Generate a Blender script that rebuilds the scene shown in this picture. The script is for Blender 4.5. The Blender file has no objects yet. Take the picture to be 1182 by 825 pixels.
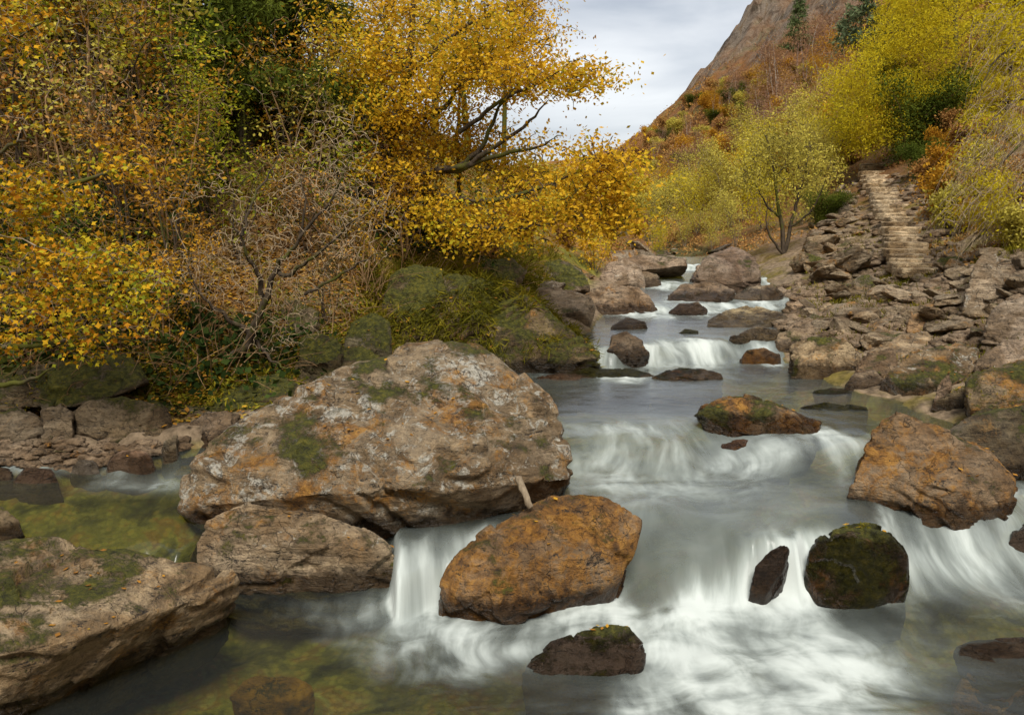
import bpy, bmesh, math, random
import numpy as np
from mathutils import Vector

random.seed(7)
RNG = np.random.default_rng(11)
D = bpy.data
SC = bpy.context.scene
COL = SC.collection

# ------------------------------------------------------------------ camera
H = 3.0                                   # eye height above the nearest pool
PITCH = math.radians(9.04)
F = 1018.0                                # focal length in pixels of a 1182 px wide frame
CP, SP = math.cos(PITCH), math.sin(PITCH)

def ray(px, py):
    a = (px - 591.0) / F
    b = (412.5 - py) / F
    return np.array([a, CP + b * SP, -SP + b * CP])

def Wz(px, py, z):                        # point of the world seen at a pixel, at height z
    r = ray(px, py)
    t = (z - H) / r[2]
    return np.array([0, 0, H]) + r * t

def Wy(px, py, y):                        # the same at a distance y from the camera
    r = ray(px, py)
    return np.array([0, 0, H]) + r * (y / r[1])

cam_d = D.cameras.new("camera")
cam = D.objects.new("camera", cam_d)
COL.objects.link(cam)
cam.location = (0, 0, H)
cam.rotation_euler = (math.radians(90) - PITCH, 0, 0)
cam_d.sensor_width = 36
cam_d.lens = 36 * F / 1182
cam_d.clip_start = 0.1
cam_d.clip_end = 3000
SC.camera = cam

# ------------------------------------------------------------------ noise (numpy)
def _hash(ix, iy, iz, s):
    h = (ix.astype(np.int64) * 374761393 + iy.astype(np.int64) * 668265263 + iz.astype(np.int64) * 2147483647 + s * 974711) & 0xFFFFFFFF
    h = ((h ^ (h >> 13)) * 1274126177) & 0xFFFFFFFF
    h = (h ^ (h >> 16)) & 0xFFFFFFFF
    h = (h * 2246822519) & 0xFFFFFFFF
    return ((h ^ (h >> 15)) & 0xFFFFFF) / float(0xFFFFFF)

def vnoise(p, s=0):                       # value noise, -1..1
    i = np.floor(p)
    f = p - i
    u = f * f * f * (f * (f * 6 - 15) + 10)
    ix, iy, iz = i[:, 0], i[:, 1], i[:, 2]
    r = 0
    for a in (0, 1):
        wx = u[:, 0] if a else 1 - u[:, 0]
        for b in (0, 1):
            wy = u[:, 1] if b else 1 - u[:, 1]
            for c in (0, 1):
                wz = u[:, 2] if c else 1 - u[:, 2]
                r = r + wx * wy * wz * _hash(ix + a, iy + b, iz + c, s)
    return r * 2 - 1

def fbm(p, octv=4, s=0, gain=0.5, lac=2.03):
    a, r, n = 1.0, 0, 0
    for k in range(octv):
        r = r + a * vnoise(p + k * 17.3, s + k)
        n += a
        a *= gain
        p = p * lac
    return r / n

def ridged(p, octv=4, s=0):
    a, r, n = 1.0, 0, 0
    for k in range(octv):
        r = r + a * (1 - np.abs(vnoise(p + k * 11.7, s + k)) * 2)
        n += a
        a *= 0.5
        p = p * 2.1
    return r / n

def sstep(a, b, x):
    t = np.clip((x - a) / (b - a), 0, 1)
    return t * t * (3 - 2 * t)

def P3(x, y, z=0.0):
    return np.stack([np.asarray(x, float), np.asarray(y, float), np.zeros_like(np.asarray(x, float)) + z], 1)

# ------------------------------------------------------------------ object helpers
def mesh_np(name, V, Fc, smooth=True):    # Fc: (n,3) or (n,4) array, or a list of such arrays
    m = D.meshes.new(name)
    if not isinstance(Fc, list):
        Fc = [Fc]
    Fc = [np.asarray(f, np.int32) for f in Fc if len(f)]
    m.vertices.add(len(V))
    m.vertices.foreach_set("co", np.ascontiguousarray(V, np.float32).ravel())
    nl = sum(f.size for f in Fc)
    npoly = sum(len(f) for f in Fc)
    m.loops.add(nl)
    m.polygons.add(npoly)
    m.loops.foreach_set("vertex_index", np.concatenate([f.ravel() for f in Fc]))
    tot = np.concatenate([np.full(len(f), f.shape[1], np.int32) for f in Fc])
    st = np.concatenate([[0], np.cumsum(tot)[:-1]]).astype(np.int32)
    m.polygons.foreach_set("loop_start", st)
    try:
        m.polygons.foreach_set("loop_total", tot)
    except Exception:
        pass
    m.polygons.foreach_set("use_smooth", np.full(npoly, smooth, bool))
    m.update(calc_edges=True)
    return m

def link(name, data, parent=None, mat=None, loc=None):
    o = D.objects.new(name, data)
    COL.objects.link(o)
    if mat is not None and data is not None:
        if len(data.materials) == 0:
            data.materials.append(mat)
    if parent is not None:
        o.parent = parent
    if loc is not None:
        o.location = loc
    return o

def tag(o, label, cat, group=None, kind=None):
    o["label"] = label
    o["category"] = cat
    if group:
        o["group"] = group
    if kind:
        o["kind"] = kind
    return o

def empty(name, loc, label, cat, group=None):
    o = link(name, None, loc=loc)
    o.empty_display_size = 0.2
    return tag(o, label, cat, group)

def copy_thing(src, loc, rz, scale, label, group=None):
    r = src.copy()
    COL.objects.link(r)
    r.location = loc
    r.rotation_euler = (0, 0, rz)
    r.scale = scale if hasattr(scale, "__len__") else (scale,) * 3
    r["label"] = label
    if group:
        r["group"] = group
    for ch in list(src.children):
        c = ch.copy()
        COL.objects.link(c)
        c.parent = r
    return r

def fattr(m, name, arr):
    a = m.attributes.new(name, 'FLOAT', 'POINT')
    a.data.foreach_set("value", np.ascontiguousarray(arr, np.float32))

def vattr(m, name, arr):
    a = m.attributes.new(name, 'FLOAT_VECTOR', 'POINT')
    a.data.foreach_set("vector", np.ascontiguousarray(arr, np.float32).ravel())

# ------------------------------------------------------------------ node helpers
class NT:
    def __init__(self, name):
        self.m = D.materials.new(name)
        self.m.use_nodes = True
        self.t = self.m.node_tree
        self.t.nodes.clear()
        self.out = self.t.nodes.new("ShaderNodeOutputMaterial")
    def n(self, typ, **kw):
        nd = self.t.nodes.new(typ)
        for k, v in kw.items():
            setattr(nd, k, v)
        return nd
    def set(self, sock, v):
        if hasattr(v, "is_linked") or hasattr(v, "links"):
            self.t.links.new(v, sock)
        else:
            sock.default_value = v
    def math(self, op, a, b=0.0, c=None, clamp=False):
        nd = self.n("ShaderNodeMath", operation=op, use_clamp=clamp)
        self.set(nd.inputs[0], a)
        self.set(nd.inputs[1], b)
        if c is not None:
            self.set(nd.inputs[2], c)
        return nd.outputs[0]
    def ss(self, x, a, b):                 # smoothstep a..b
        nd = self.n("ShaderNodeMapRange", interpolation_type='SMOOTHSTEP')
        self.set(nd.inputs[0], x)
        nd.inputs[1].default_value = a
        nd.inputs[2].default_value = b
        return nd.outputs[0]
    def noise(self, vec, scale, detail=6, rough=0.55, dist=0.0):
        nd = self.n("ShaderNodeTexNoise")
        self.set(nd.inputs["Vector"], vec)
        nd.inputs["Scale"].default_value = scale
        nd.inputs["Detail"].default_value = detail
        nd.inputs["Roughness"].default_value = rough
        nd.inputs["Distortion"].default_value = dist
        return nd.outputs[0]
    def vmul(self, vec, s):
        nd = self.n("ShaderNodeVectorMath", operation='MULTIPLY')
        self.set(nd.inputs[0], vec)
        nd.inputs[1].default_value = s
        return nd.outputs[0]
    def mix(self, f, a, b):
        nd = self.n("ShaderNodeMix", data_type='RGBA')
        self.set(nd.inputs[0], f)
        self.set(nd.inputs[6], a if not isinstance(a, tuple) else (*a, 1) if len(a) == 3 else a)
        self.set(nd.inputs[7], b if not isinstance(b, tuple) else (*b, 1) if len(b) == 3 else b)
        return nd.outputs[2]
    def ramp(self, f, stops, interp='LINEAR'):
        nd = self.n("ShaderNodeValToRGB")
        self.set(nd.inputs[0], f)
        cr = nd.color_ramp
        cr.interpolation = interp
        while len(cr.elements) < len(stops):
            cr.elements.new(0.5)
        for e, (p, c) in zip(cr.elements, stops):
            e.position = p
            e.color = (*c, 1)
        return nd.outputs[0]
    def bump(self, h, strength=0.5, dist=0.02, nrm=None):
        nd = self.n("ShaderNodeBump")
        nd.inputs["Strength"].default_value = strength
        nd.inputs["Distance"].default_value = dist
        self.set(nd.inputs["Height"], h)
        if nrm is not None:
            self.set(nd.inputs["Normal"], nrm)
        return nd.outputs[0]
    def oattr(self, name):
        nd = self.n("ShaderNodeAttribute", attribute_type='OBJECT', attribute_name=name)
        return nd
    def gattr(self, name):
        return self.n("ShaderNodeAttribute", attribute_type='GEOMETRY', attribute_name=name)
    def done(self, sh):
        self.t.links.new(sh, self.out.inputs[0])
        return self.m
# ------------------------------------------------------------------ the river and the land
# outline of the river bed on the ground, left bank going upstream, then the right bank coming back
LEFT = [(-7.5, 1.0), (-7.5, 8.2), (-4.2, 8.45), (-3.1, 8.6), (-2.3, 9.3), (-1.2, 11.0), (-.3, 12.8), (.8, 13.4), (1.3, 14.4),
        (1.6, 16), (2.3, 19), (3.2, 23), (4.7, 28), (5.5, 34), (5.0, 55), (3.5, 95), (-2, 170), (-25, 420)]
RIGHT = [(-20, 420), (4, 170), (8.5, 95), (8.2, 55), (7.4, 34), (6.9, 28), (6.5, 23), (5.9, 18.5), (4.5, 15), (4.1, 13.2), (4.2, 11.5),
         (4.6, 10.2), (4.7, 9.2), (4.55, 8.5), (5.6, 7.7), (6.6, 6.5), (7.2, 1.0)]
RIVER = np.array(LEFT + RIGHT, float)

def river_dist(x, y):
    """signed distance to the river outline (negative in the bed)"""
    x = np.asarray(x, float)
    y = np.asarray(y, float)
    best = np.full(x.shape, 1e9)
    inside = np.zeros(x.shape, bool)
    n = len(RIVER)
    for i in range(n):
        ax, ay = RIVER[i]
        bx, by = RIVER[(i + 1) % n]
        dx, dy = bx - ax, by - ay
        t = np.clip(((x - ax) * dx + (y - ay) * dy) / (dx * dx + dy * dy), 0, 1)
        best = np.minimum(best, (x - ax - t * dx) ** 2 + (y - ay - t * dy) ** 2)
        cond = (ay > y) != (by > y)
        xi = ax + (y - ay) / (dy if abs(dy) > 1e-9 else 1e-9) * dx
        inside ^= cond & (x < xi)
    d = np.sqrt(best)
    return np.where(inside, -d, d)

def centre_x(y):
    return np.interp(y, [0, 8, 9.5, 12, 14, 18.5, 23, 28, 34, 55, 95, 170, 420], [0, 0, 1.5, 2.2, 2.8, 4, 4.9, 5.8, 6.5, 6.6, 6, 1, -22])

# steps in the river: (x, y) of the middle of each drop across the stream, its width along the stream and its height
STEPS = [
    ([-8, -4, -2.62, -2.35, -1.0, -.88, -.5, .4, .9, 1.3, 1.75, 1.95, 2.28, 2.42, 3.05, 3.3, 4.2, 7], [6.2, 6.25, 6.6, 7.35, 7.35, 6.74, 6.76, 6.85, 6.98, 6.9, 6.8, 6.6, 6.6, 6.95, 6.95, 7.2, 7.35, 7.3],
     [.2, .2, .2, .2, .2, .15, .15, .3, .42, .50, .35, .16, .16, .16, .2, .7, .8, .8], .40),
    ([-8, 0, .4, .9, 1.3, 1.8, 2.4, 3.1, 3.5, 4.2, 7], [8.6, 8.7, 8.72, 8.6, 8.55, 8.85, 8.9, 8.5, 8.45, 8.5, 8.5], [.5] * 2 + [.3, .36, .45, .6, .6, .6, .6, .6, .6], .24),
    ([-8, 1.0, 2.0, 2.5, 3.0, 3.6, 6], [13.0, 13.0, 13.0, 13.5, 13.2, 13.5, 13.6], [.14, .14, .2, .5, .3, .5, .5], .27),
    ([-8, 2, 3, 4, 5, 8], [17.5, 17.2, 16.8, 17.6, 18.2, 18.5], [.5] * 6, .12),
    ([-8, 3, 4, 5, 6, 8], [21.5, 21.5, 21.0, 21.4, 22.3, 22], [.5] * 6, .12),
    ([-8, 3, 5, 6, 9], [25.5, 25.5, 25.3, 25.8, 26], [.4] * 5, .12),
]
def lip_wave(x, h):
    return 0.07 * np.sin(x * 5.1 + h * 40) + 0.05 * np.sin(x * 11.3 + h * 70) + .16 * vnoise(P3(x * 2.3, x * 0 + h * 31), 5) * np.where(np.abs(x - 2.6) < .5, .3, 1)

def water_level(x, y):
    x = np.asarray(x, float)
    y = np.asarray(y, float)
    z = 0.025 * np.clip(y - 6.8, 0, 25) * sstep(6.5, 7.5, y) * 0.6
    z = z + 0.10 * sstep(6.4, 7.6, y)
    for xs, ys, ws, h in STEPS:
        yc = np.interp(x, xs, ys) + lip_wave(x, h)
        w = np.interp(x, xs, ws)
        k = np.clip(.5 + .9 * vnoise(P3(x * 1.9, x * 0 + h * 57), 8), 0, .85)
        z = z + h * ((1 - k) * sstep(-w, w, y - yc) + k * sstep(-w * .8, w * .8, y - yc + .22))
    return z

def terrain(x, y, detail=True):
    x = np.asarray(x, float)
    y = np.asarray(y, float)
    d = river_dist(x, y)
    wl = water_level(np.clip(x, -8, 8), np.minimum(y, 31)) + np.clip(y - 31, 0, 400) * 0.03
    left = x < centre_x(y)
    do = np.maximum(d, 0)
    n1 = fbm(P3(x, y) * 0.35, 3, 5)
    sl = np.interp(y, [0, 16, 24, 40, 100], [.66, .66, .55, .42, .5])
    zl = .16 * sstep(0, .3, do) + .12 * np.minimum(do, .9) + sl * 1.08 * np.maximum(do - .75, 0) + .25 * n1 * sstep(.5, 3, do)
    zr = .06 * sstep(0, .4, do) + np.where(y < 20, .10 * np.minimum(do, 1.8) + .40 * np.clip(do - 1.8, 0, 1.5), .33 * np.minimum(do, 3)) + .46 * np.clip(do - 3, 0, 5) + .6 * np.clip(do - 8, 0, 8) + 1.06 * np.clip(do - 16, 0, 40) + .75 * np.clip(do - 50, 0, 500)
    zr = zr + .2 * n1 * sstep(.5, 3, do)
    zr = zr * (1 - .85 * sstep(150, 235, y))
    bank = np.where(left, zl, zr)
    bed = -(.16 + .40 * sstep(0, 1.3, -d))
    z = wl + np.where(d > 0, bank, bed)
    z = z - .42 * np.exp(-((x + 4.7) / 1.35) ** 2 - ((y - 9.45) / .6) ** 2)      # the hollow under the overhanging rock
    # the far end of the valley closes with a ridge
    z = z + np.clip(y - 150, 0, 150) * .05
    z = np.minimum(z, 190)
    if detail:
        far = sstep(22, 70, y) * sstep(2, 12, do)
        z = z + far * (2.2 * fbm(P3(x, y) * .06, 4, 21) + .7 * ridged(P3(x, y) * .22, 4, 31))
        crag = sstep(17, 36, z) * sstep(70, 110, y)
        z = z + crag * (5.0 * ridged(P3(x * .075, y * .05, 0), 5, 41) - 1.0 + 2.4 * ridged(P3(x * .30, y * .12, z * .10), 4, 43))
        z = z + .10 * fbm(P3(x, y) * 1.7, 4, 51) * sstep(-.2, .6, d)
        z = z + .05 * fbm(P3(x, y) * 4.0, 3, 52)
    return z

def spaced(*segs):
    out = []
    for a, b, st in segs:
        out.append(np.arange(a, b, st))
    return np.concatenate(out)

xs = spaced((-260, -60, 12), (-60, -20, 1.6), (-20, -8, .3), (-8, 9, .07), (9, 16, .14), (16, 30, .5), (30, 90, 1.0), (90, 320, 6))
ys = spaced((-12, 3, .8), (3, 16, .07), (16, 32, .12), (32, 60, .4), (60, 180, 1.1), (180, 420, 6))
X, Y = np.meshgrid(xs, ys)
nx, ny = len(xs), len(ys)
Zt = terrain(X.ravel(), Y.ravel())
ZG = Zt.reshape(ny, nx)

def lookup(x, y):                         # height of the land read off its own mesh grid
    x = np.atleast_1d(np.asarray(x, float))
    y = np.atleast_1d(np.asarray(y, float))
    i = np.clip(np.searchsorted(xs, x) - 1, 0, nx - 2)
    j = np.clip(np.searchsorted(ys, y) - 1, 0, ny - 2)
    u = np.clip((x - xs[i]) / (xs[i + 1] - xs[i]), 0, 1)
    v = np.clip((y - ys[j]) / (ys[j + 1] - ys[j]), 0, 1)
    G = ZG
    return (G[j, i] * (1 - u) + G[j, i + 1] * u) * (1 - v) + (G[j + 1, i] * (1 - u) + G[j + 1, i + 1] * u) * v

_YS = np.concatenate([np.linspace(3, 40, 700), np.geomspace(40.1, 400, 500)])
def ground(px, py):
    """first point of the land seen at a pixel"""
    r = ray(px, py)
    t = _YS / r[1]
    X_ = r[0] * t
    Z_ = H + r[2] * t
    g = lookup(X_, _YS)
    k = int(np.argmax(g >= Z_))
    if g[k] < Z_[k]:
        k = len(_YS) - 1
    return np.array([X_[k], _YS[k], g[k]])

def gz(x, y):
    return float(lookup(x, y)[0])

def grid_faces(nx, ny):
    i = np.arange(nx * ny).reshape(ny, nx)
    return np.stack([i[:-1, :-1].ravel(), i[:-1, 1:].ravel(), i[1:, 1:].ravel(), i[1:, :-1].ravel()], 1)

t = NT("ground_soil")
geo = t.n("ShaderNodeNewGeometry")
pos = geo.outputs["Position"]
dn = t.gattr("rdist").outputs["Fac"]
side = t.gattr("leftside").outputs["Fac"]
farf = t.gattr("farness").outputs["Fac"]
hz = t.gattr("cragness").outputs["Fac"]
nA = t.noise(pos, 1.3, 8)
nB = t.noise(pos, 9.0, 8)
nC = t.noise(pos, 0.085, 8, .6)
nD = t.noise(pos, 0.5, 8, .6)
soil = t.ramp(nB, [(.3, (.06, .036, .014)), (.48, (.17, .095, .028)), (.6, (.28, .145, .034)), (.72, (.34, .21, .06))])
moss = t.ramp(nB, [(.3, (.05, .052, .008)), (.55, (.16, .15, .02)), (.75, (.27, .23, .035))])
leftc = t.mix(t.ss(nA, .42, .60), soil, moss)
rubble = t.ramp(nB, [(.3, (.06, .042, .025)), (.5, (.20, .145, .09)), (.7, (.30, .22, .14))])
grass = t.ramp(nB, [(.3, (.07, .055, .012)), (.7, (.20, .15, .035))])
rightc = t.mix(t.ss(nA, .45, .62), rubble, grass)
leftc = t.mix(t.ss(t.math('ADD', dn, t.math('MULTIPLY', t.math('SUBTRACT', nA, .5), .8)), .45, 1.0), rubble, leftc)
near = t.mix(side, rightc, leftc)
brack = t.ramp(t.math('ADD', t.math('MULTIPLY', nC, .6), t.math('MULTIPLY', nD, .4)),
               [(.34, (.13, .11, .03)), (.42, (.26, .18, .05)), (.48, (.36, .15, .04)), (.56, (.30, .14, .05)), (.66, (.20, .16, .07))])
far = t.mix(t.ss(nB, .35, .7), brack, t.mix(.5, brack, (.10, .06, .02)))
rockc = t.ramp(t.noise(t.vmul(pos, (1, 1, .45)), .42, 12, .72, .8), [(.38, (.045, .036, .026)), (.46, (.15, .115, .085)), (.54, (.28, .23, .175)), (.64, (.20, .13, .065))])
nz = t.n("ShaderNodeSeparateXYZ")
t.set(nz.inputs[0], geo.outputs["Normal"])
steep = t.math('SUBTRACT', 1.0, t.ss(nz.outputs[2], .50, .78))
rk = t.math('MULTIPLY', t.ss(t.math('ADD', hz, t.math('MULTIPLY', t.math('SUBTRACT', nC, .5), 1.6)), .35, .6), t.math('ADD', .55, t.math('MULTIPLY', steep, .45)), clamp=True)
far = t.mix(rk, far, rockc)
cbank = t.mix(farf, near, far)
bed = t.ramp(t.noise(pos, 2.2, 7, .6, .6), [(.34, (.03, .028, .010)), (.44, (.12, .11, .035)), (.52, (.24, .21, .07)), (.59, (.25, .14, .05)), (.68, (.36, .33, .18))])
vb = t.n("ShaderNodeTexVoronoi", feature='F1')
t.set(vb.inputs["Vector"], t.vmul(pos, (3.2, 3.2, 1.5)))
vb.inputs["Randomness"].default_value = .95
vs = t.n("ShaderNodeSeparateColor")
t.set(vs.inputs[0], vb.outputs["Color"])
cob = t.n("ShaderNodeMix", data_type='RGBA', blend_type='MULTIPLY')
cob.inputs[0].default_value = .4
t.set(cob.inputs[6], bed)
t.set(cob.inputs[7], t.mix(t.ss(vb.outputs["Distance"], .35, .62), t.ramp(vs.outputs[0], [(0, (.45, .40, .32)), (.5, (1.0, .9, .7)), (.8, (1.25, 1.2, 1.0)), (1, (1.2, .75, .5))]), (.25, .22, .15)))
col = t.mix(t.ss(dn, -.05, .12), cob.outputs[2], cbank)
b = t.n("ShaderNodeBsdfPrincipled")
t.set(b.inputs["Base Color"], col)
b.inputs["Roughness"].default_value = .9
b.inputs["Specular IOR Level"].default_value = .2
nfar = t.bump(t.math('MULTIPLY', t.noise(pos, .5, 10, .7), farf), 1.0, 2.2)
t.set(b.inputs["Normal"], t.bump(t.noise(pos, 14, 8, .65), .9, .06, nfar))
M_GROUND = t.done(b.outputs[0])

m = mesh_np("terrain", np.stack([X.ravel(), Y.ravel(), Zt], 1), grid_faces(nx, ny))
rd = river_dist(X.ravel(), Y.ravel())
fattr(m, "rdist", rd)
fattr(m, "leftside", (X.ravel() < centre_x(Y.ravel())).astype(float))
fattr(m, "farness", sstep(22, 40, Y.ravel()))
fattr(m, "cragness", sstep(12, 34, Zt - .02 * Y.ravel()))
tag(link("terrain", m, mat=M_GROUND), "leaf strewn valley floor, banks and bracken covered mountainside", "terrain", kind="structure")

# ------------------------------------------------------------------ water
wx = spaced((-8, -3, .05), (-3, 4.8, .022), (4.8, 9.5, .05))
wy = spaced((2.5, 4.4, .1), (4.4, 9.2, .02), (9.2, 15, .03), (15, 29.3, .07))
WX, WY = np.meshgrid(wx, wy)
x, y = WX.ravel(), WY.ravel()
wl = water_level(x, y)
foam = np.zeros_like(x)
# white water below every step
for (sx, sy, ws, h), amt, ln in zip(STEPS, (.62, .55, .55, .4, .5, .6), (.35, .35, .5, .5, .6, .8)):
    yc = np.interp(x, sx, sy) + lip_wave(x, h)
    w = np.interp(x, sx, ws)
    u = (yc - y)
    f = np.where(u > 0, np.exp(-np.maximum(u - w, 0) / ln), np.exp(-(u / (w * .7 + .03)) ** 2))
    if h == .40:
        amt = np.interp(x, [-1.05, -.95, -.4, .6, .95, 1.15, 1.4, 1.55, 1.75, 2.0, 2.5, 2.7, 3.0, 3.3, 4, 6], [0, .55, .55, .4, .38, .12, .08, .16, .05, .46, .46, .40, .30, .30, .36, .34])
    if h == .24:
        amt = np.interp(x, [0, .45, 1.25, 1.5, 2.0, 2.6, 3.1, 3.6, 4.5], [.25, .40, .36, .05, .03, .12, .3, .3, .15])
    foam = np.maximum(foam, amt * f * np.clip(1 + .9 * vnoise(P3(x * 3.1, y * .3 + h * 77), 9), .25, 1.5))
# broad areas of white water: where they are seen, how wide, how strong (placed on the water surface)
SPL = [(390, 735, 90, 7, .22), (430, 775, 110, 8, .18), (330, 705, 60, 6, .2), (770, 572, 150, 20, .40), (720, 600, 60, 26, .30), (870, 745, 140, 45, .32), (760, 720, 110, 30, .35), (1000, 745, 60, 30, .2), (880, 600, 60, 20, .15), (780, 452, 150, 8, .12), (500, 745, 90, 20, .3), (480, 690, 50, 22, .8), (440, 745, 60, 26, .45), (500, 715, 50, 25, .6), (380, 692, 60, 10, .35), (420, 715, 60, 14, .35), (800, 700, 90, 16, .8), (860, 750, 110, 30, .8), (700, 690, 60, 22, .8),
       (650, 715, 60, 22, .5), (880, 805, 150, 36, .62), (740, 810, 120, 26, .6), (980, 780, 70, 40, .5), (590, 745, 50, 14, .5), (530, 770, 60, 16, .4), (560, 720, 35, 15, .5), (770, 745, 70, 20, .6),
       (1100, 645, 80, 20, .75), (1165, 610, 50, 30, .55), (790, 548, 110, 12, .45), (700, 527, 60, 9, .7), (760, 530, 90, 8, .3), (890, 545, 60, 10, .4), (870, 525, 40, 8, .35),
       (950, 535, 40, 14, .75), (800, 485, 40, 5, .3), (690, 575, 30, 20, .2), (185, 570, 55, 6, .6), (800, 418, 110, 5, .5), (790, 360, 60, 8, .5), (860, 352, 30, 6, .8),
       (720, 412, 30, 6, .9), (40, 552, 50, 4, .5), (815, 645, 7, 34, .35), (940, 675, 50, 14, .9), (1050, 628, 30, 20, .45), (880, 690, 60, 14, .8)]
for px, py, rx, ry, amt in SPL:
    zz = .05 if py > 655 else .45 if py > 505 else .78 if py > 412 else 1.1
    if px > 1050 and 590 < py < 650:
        zz = .25
    c = Wz(px, py, zz)
    dep = c[1] * CP + (H - zz) * SP
    ang = math.atan2(H - zz, c[1])
    rx, ry = rx / F * dep, ry / F * dep / math.sin(ang)
    foam = foam + .80 * amt * np.exp(-((x - c[0]) / rx) ** 2 - ((y - c[1]) / ry) ** 2) * (1 - foam * .6)
foam = np.clip(foam, 0, 1.15)
# calm green pools keep clear
for px, py, rx, ry, zz in [(330, 770, 130, 40, 0), (100, 600, 130, 26, .45), (1120, 700, 80, 28, 0), (740, 460, 120, 12, .8), (950, 440, 80, 10, .85), (660, 800, 60, 30, 0), (745, 645, 30, 18, .3)]:
    c = Wz(px, py, zz)
    dep = c[1] * CP + (H - zz) * SP
    ang = math.atan2(H - zz, c[1])
    rx, ry = rx / F * dep, ry / F * dep / math.sin(ang)
    foam = foam * (1 - .8 * np.exp(-((x - c[0]) / rx) ** 2 - ((y - c[1]) / ry) ** 2))
# cloudy, air-filled water between and below the falls
milk = np.zeros_like(x)
for px, py, rx, ry, zz, amt in [(790, 590, 190, 55, .45, .75), (870, 740, 210, 60, .05, .7), (500, 700, 90, 40, .05, .55), (640, 730, 120, 40, .05, .4), (790, 500, 160, 22, .7, .6), (820, 400, 160, 14, .95, .6), (760, 440, 200, 16, .8, .3), (1110, 620, 90, 34, .3, .6), (190, 568, 70, 10, .45, .4), (800, 350, 120, 20, 1.2, .55)]:
    c = Wz(px, py, zz)
    dep = c[1] * CP + (H - zz) * SP
    ang = math.atan2(H - zz, c[1])
    milk = np.maximum(milk, amt * np.exp(-(((x - c[0]) / (rx / F * dep)) ** 2 + ((y - c[1]) / (ry / F * dep / math.sin(ang))) ** 2) ** 1.5))
# stream-aligned coordinates for the silk of the long exposure
warp = fbm(P3(x, y) * .9, 3, 61)
fu = (x + .35 * warp) * 1.0
fv = (y + .5 * fbm(P3(x, y) * .7, 2, 71)) * 1.0
silk = fbm(P3(fu * 9, fv * 1.5), 3, 81)
lump = fbm(P3(x * 2.2, y * 2.0), 3, 91)
wz = wl + foam * (.075 * lump + .018 * silk) + .006 * fbm(P3(x * 3, y * 5), 2, 95)
foam = np.clip(foam * (1 + .35 * silk + .25 * lump), 0, 1.2)

t = NT("river_water")
geo = t.n("ShaderNodeNewGeometry")
pos = geo.outputs["Position"]
fo = t.gattr("foam").outputs["Fac"]
uv = t.gattr("flow").outputs["Vector"]
s1 = t.noise(t.vmul(uv, (11, 2.6, 1)), 1.0, 4, .55, .5)
s2 = t.noise(t.vmul(uv, (4.5, 1.5, 1)), 1.0, 4, .55, .6)
p1 = t.noise(t.vmul(uv, (2.0, 2.6, 1)), 1.0, 4, .5, .6)
p2 = t.noise(t.vmul(uv, (8.0, 4.5, 1)), 1.0, 4, .55, .5)
fall = t.gattr("fall").outputs["Fac"]
streak = t.math('ADD', t.math('MULTIPLY', t.math('SUBTRACT', s1, .5), .6), t.math('MULTIPLY', t.math('SUBTRACT', s2, .5), .8))
puff = t.math('ADD', t.math('MULTIPLY', t.math('SUBTRACT', p1, .5), 1.6), t.math('MULTIPLY', t.math('SUBTRACT', p2, .5), .8))
puff = t.math('ADD', puff, t.math('MULTIPLY', streak, .5))
st = t.math('ADD', t.math('MULTIPLY', streak, fall), t.math('MULTIPLY', puff, t.math('SUBTRACT', 1.0, fall)))
ff = t.math('ADD', fo, t.math('MULTIPLY', st, t.math('ADD', .14, t.math('MULTIPLY', fo, .9))))
ff = t.ss(ff, .05, 1.08)
hgt = t.math('ADD', t.math('MULTIPLY', s1, .2), t.math('ADD', t.math('MULTIPLY', p1, 1.0), t.math('MULTIPLY', t.noise(t.vmul(pos, (3, 7, 3)), 1.0, 3), .5)))
nrm = t.bump(hgt, .35, .03)
gl = t.n("ShaderNodeBsdfGlossy")
gl.inputs["Roughness"].default_value = .22
gl.inputs["Color"].default_value = (.95, .95, .95, 1)
t.set(gl.inputs["Normal"], nrm)
tr = t.n("ShaderNodeBsdfTransparent")
tr.inputs["Color"].default_value = (.69, .73, .41, 1)
mk = t.n("ShaderNodeBsdfDiffuse")
mk.inputs["Color"].default_value = (.155, .175, .162, 1)
m1 = t.n("ShaderNodeMixShader")
t.set(m1.inputs[0], t.math('ADD', .07, t.math('MULTIPLY', t.gattr('milk').outputs['Fac'], t.math('ADD', .75, t.math('MULTIPLY', t.math('SUBTRACT', p1, .5), 1.2))), clamp=True))
t.t.links.new(tr.outputs[0], m1.inputs[1])
t.t.links.new(mk.outputs[0], m1.inputs[2])
fr = t.n("ShaderNodeFresnel")
fr.inputs[0].default_value = 1.36
t.set(fr.inputs["Normal"], nrm)
m2 = t.n("ShaderNodeMixShader")
t.set(m2.inputs[0], fr.outputs[0])
t.t.links.new(m1.outputs[0], m2.inputs[1])
t.t.links.new(gl.outputs[0], m2.inputs[2])
wd = t.n("ShaderNodeBsdfDiffuse")
t.set(wd.inputs["Color"], t.ramp(ff, [(0, (.25, .28, .25)), (.5, (.41, .45, .42)), (1, (.49, .525, .495))]))
t.set(wd.inputs["Normal"], t.bump(hgt, .25, .03))
m3 = t.n("ShaderNodeMixShader")
t.set(m3.inputs[0], ff)
t.t.links.new(m2.outputs[0], m3.inputs[1])
t.t.links.new(wd.outputs[0], m3.inputs[2])
M_WATER = t.done(m3.outputs[0])

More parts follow.
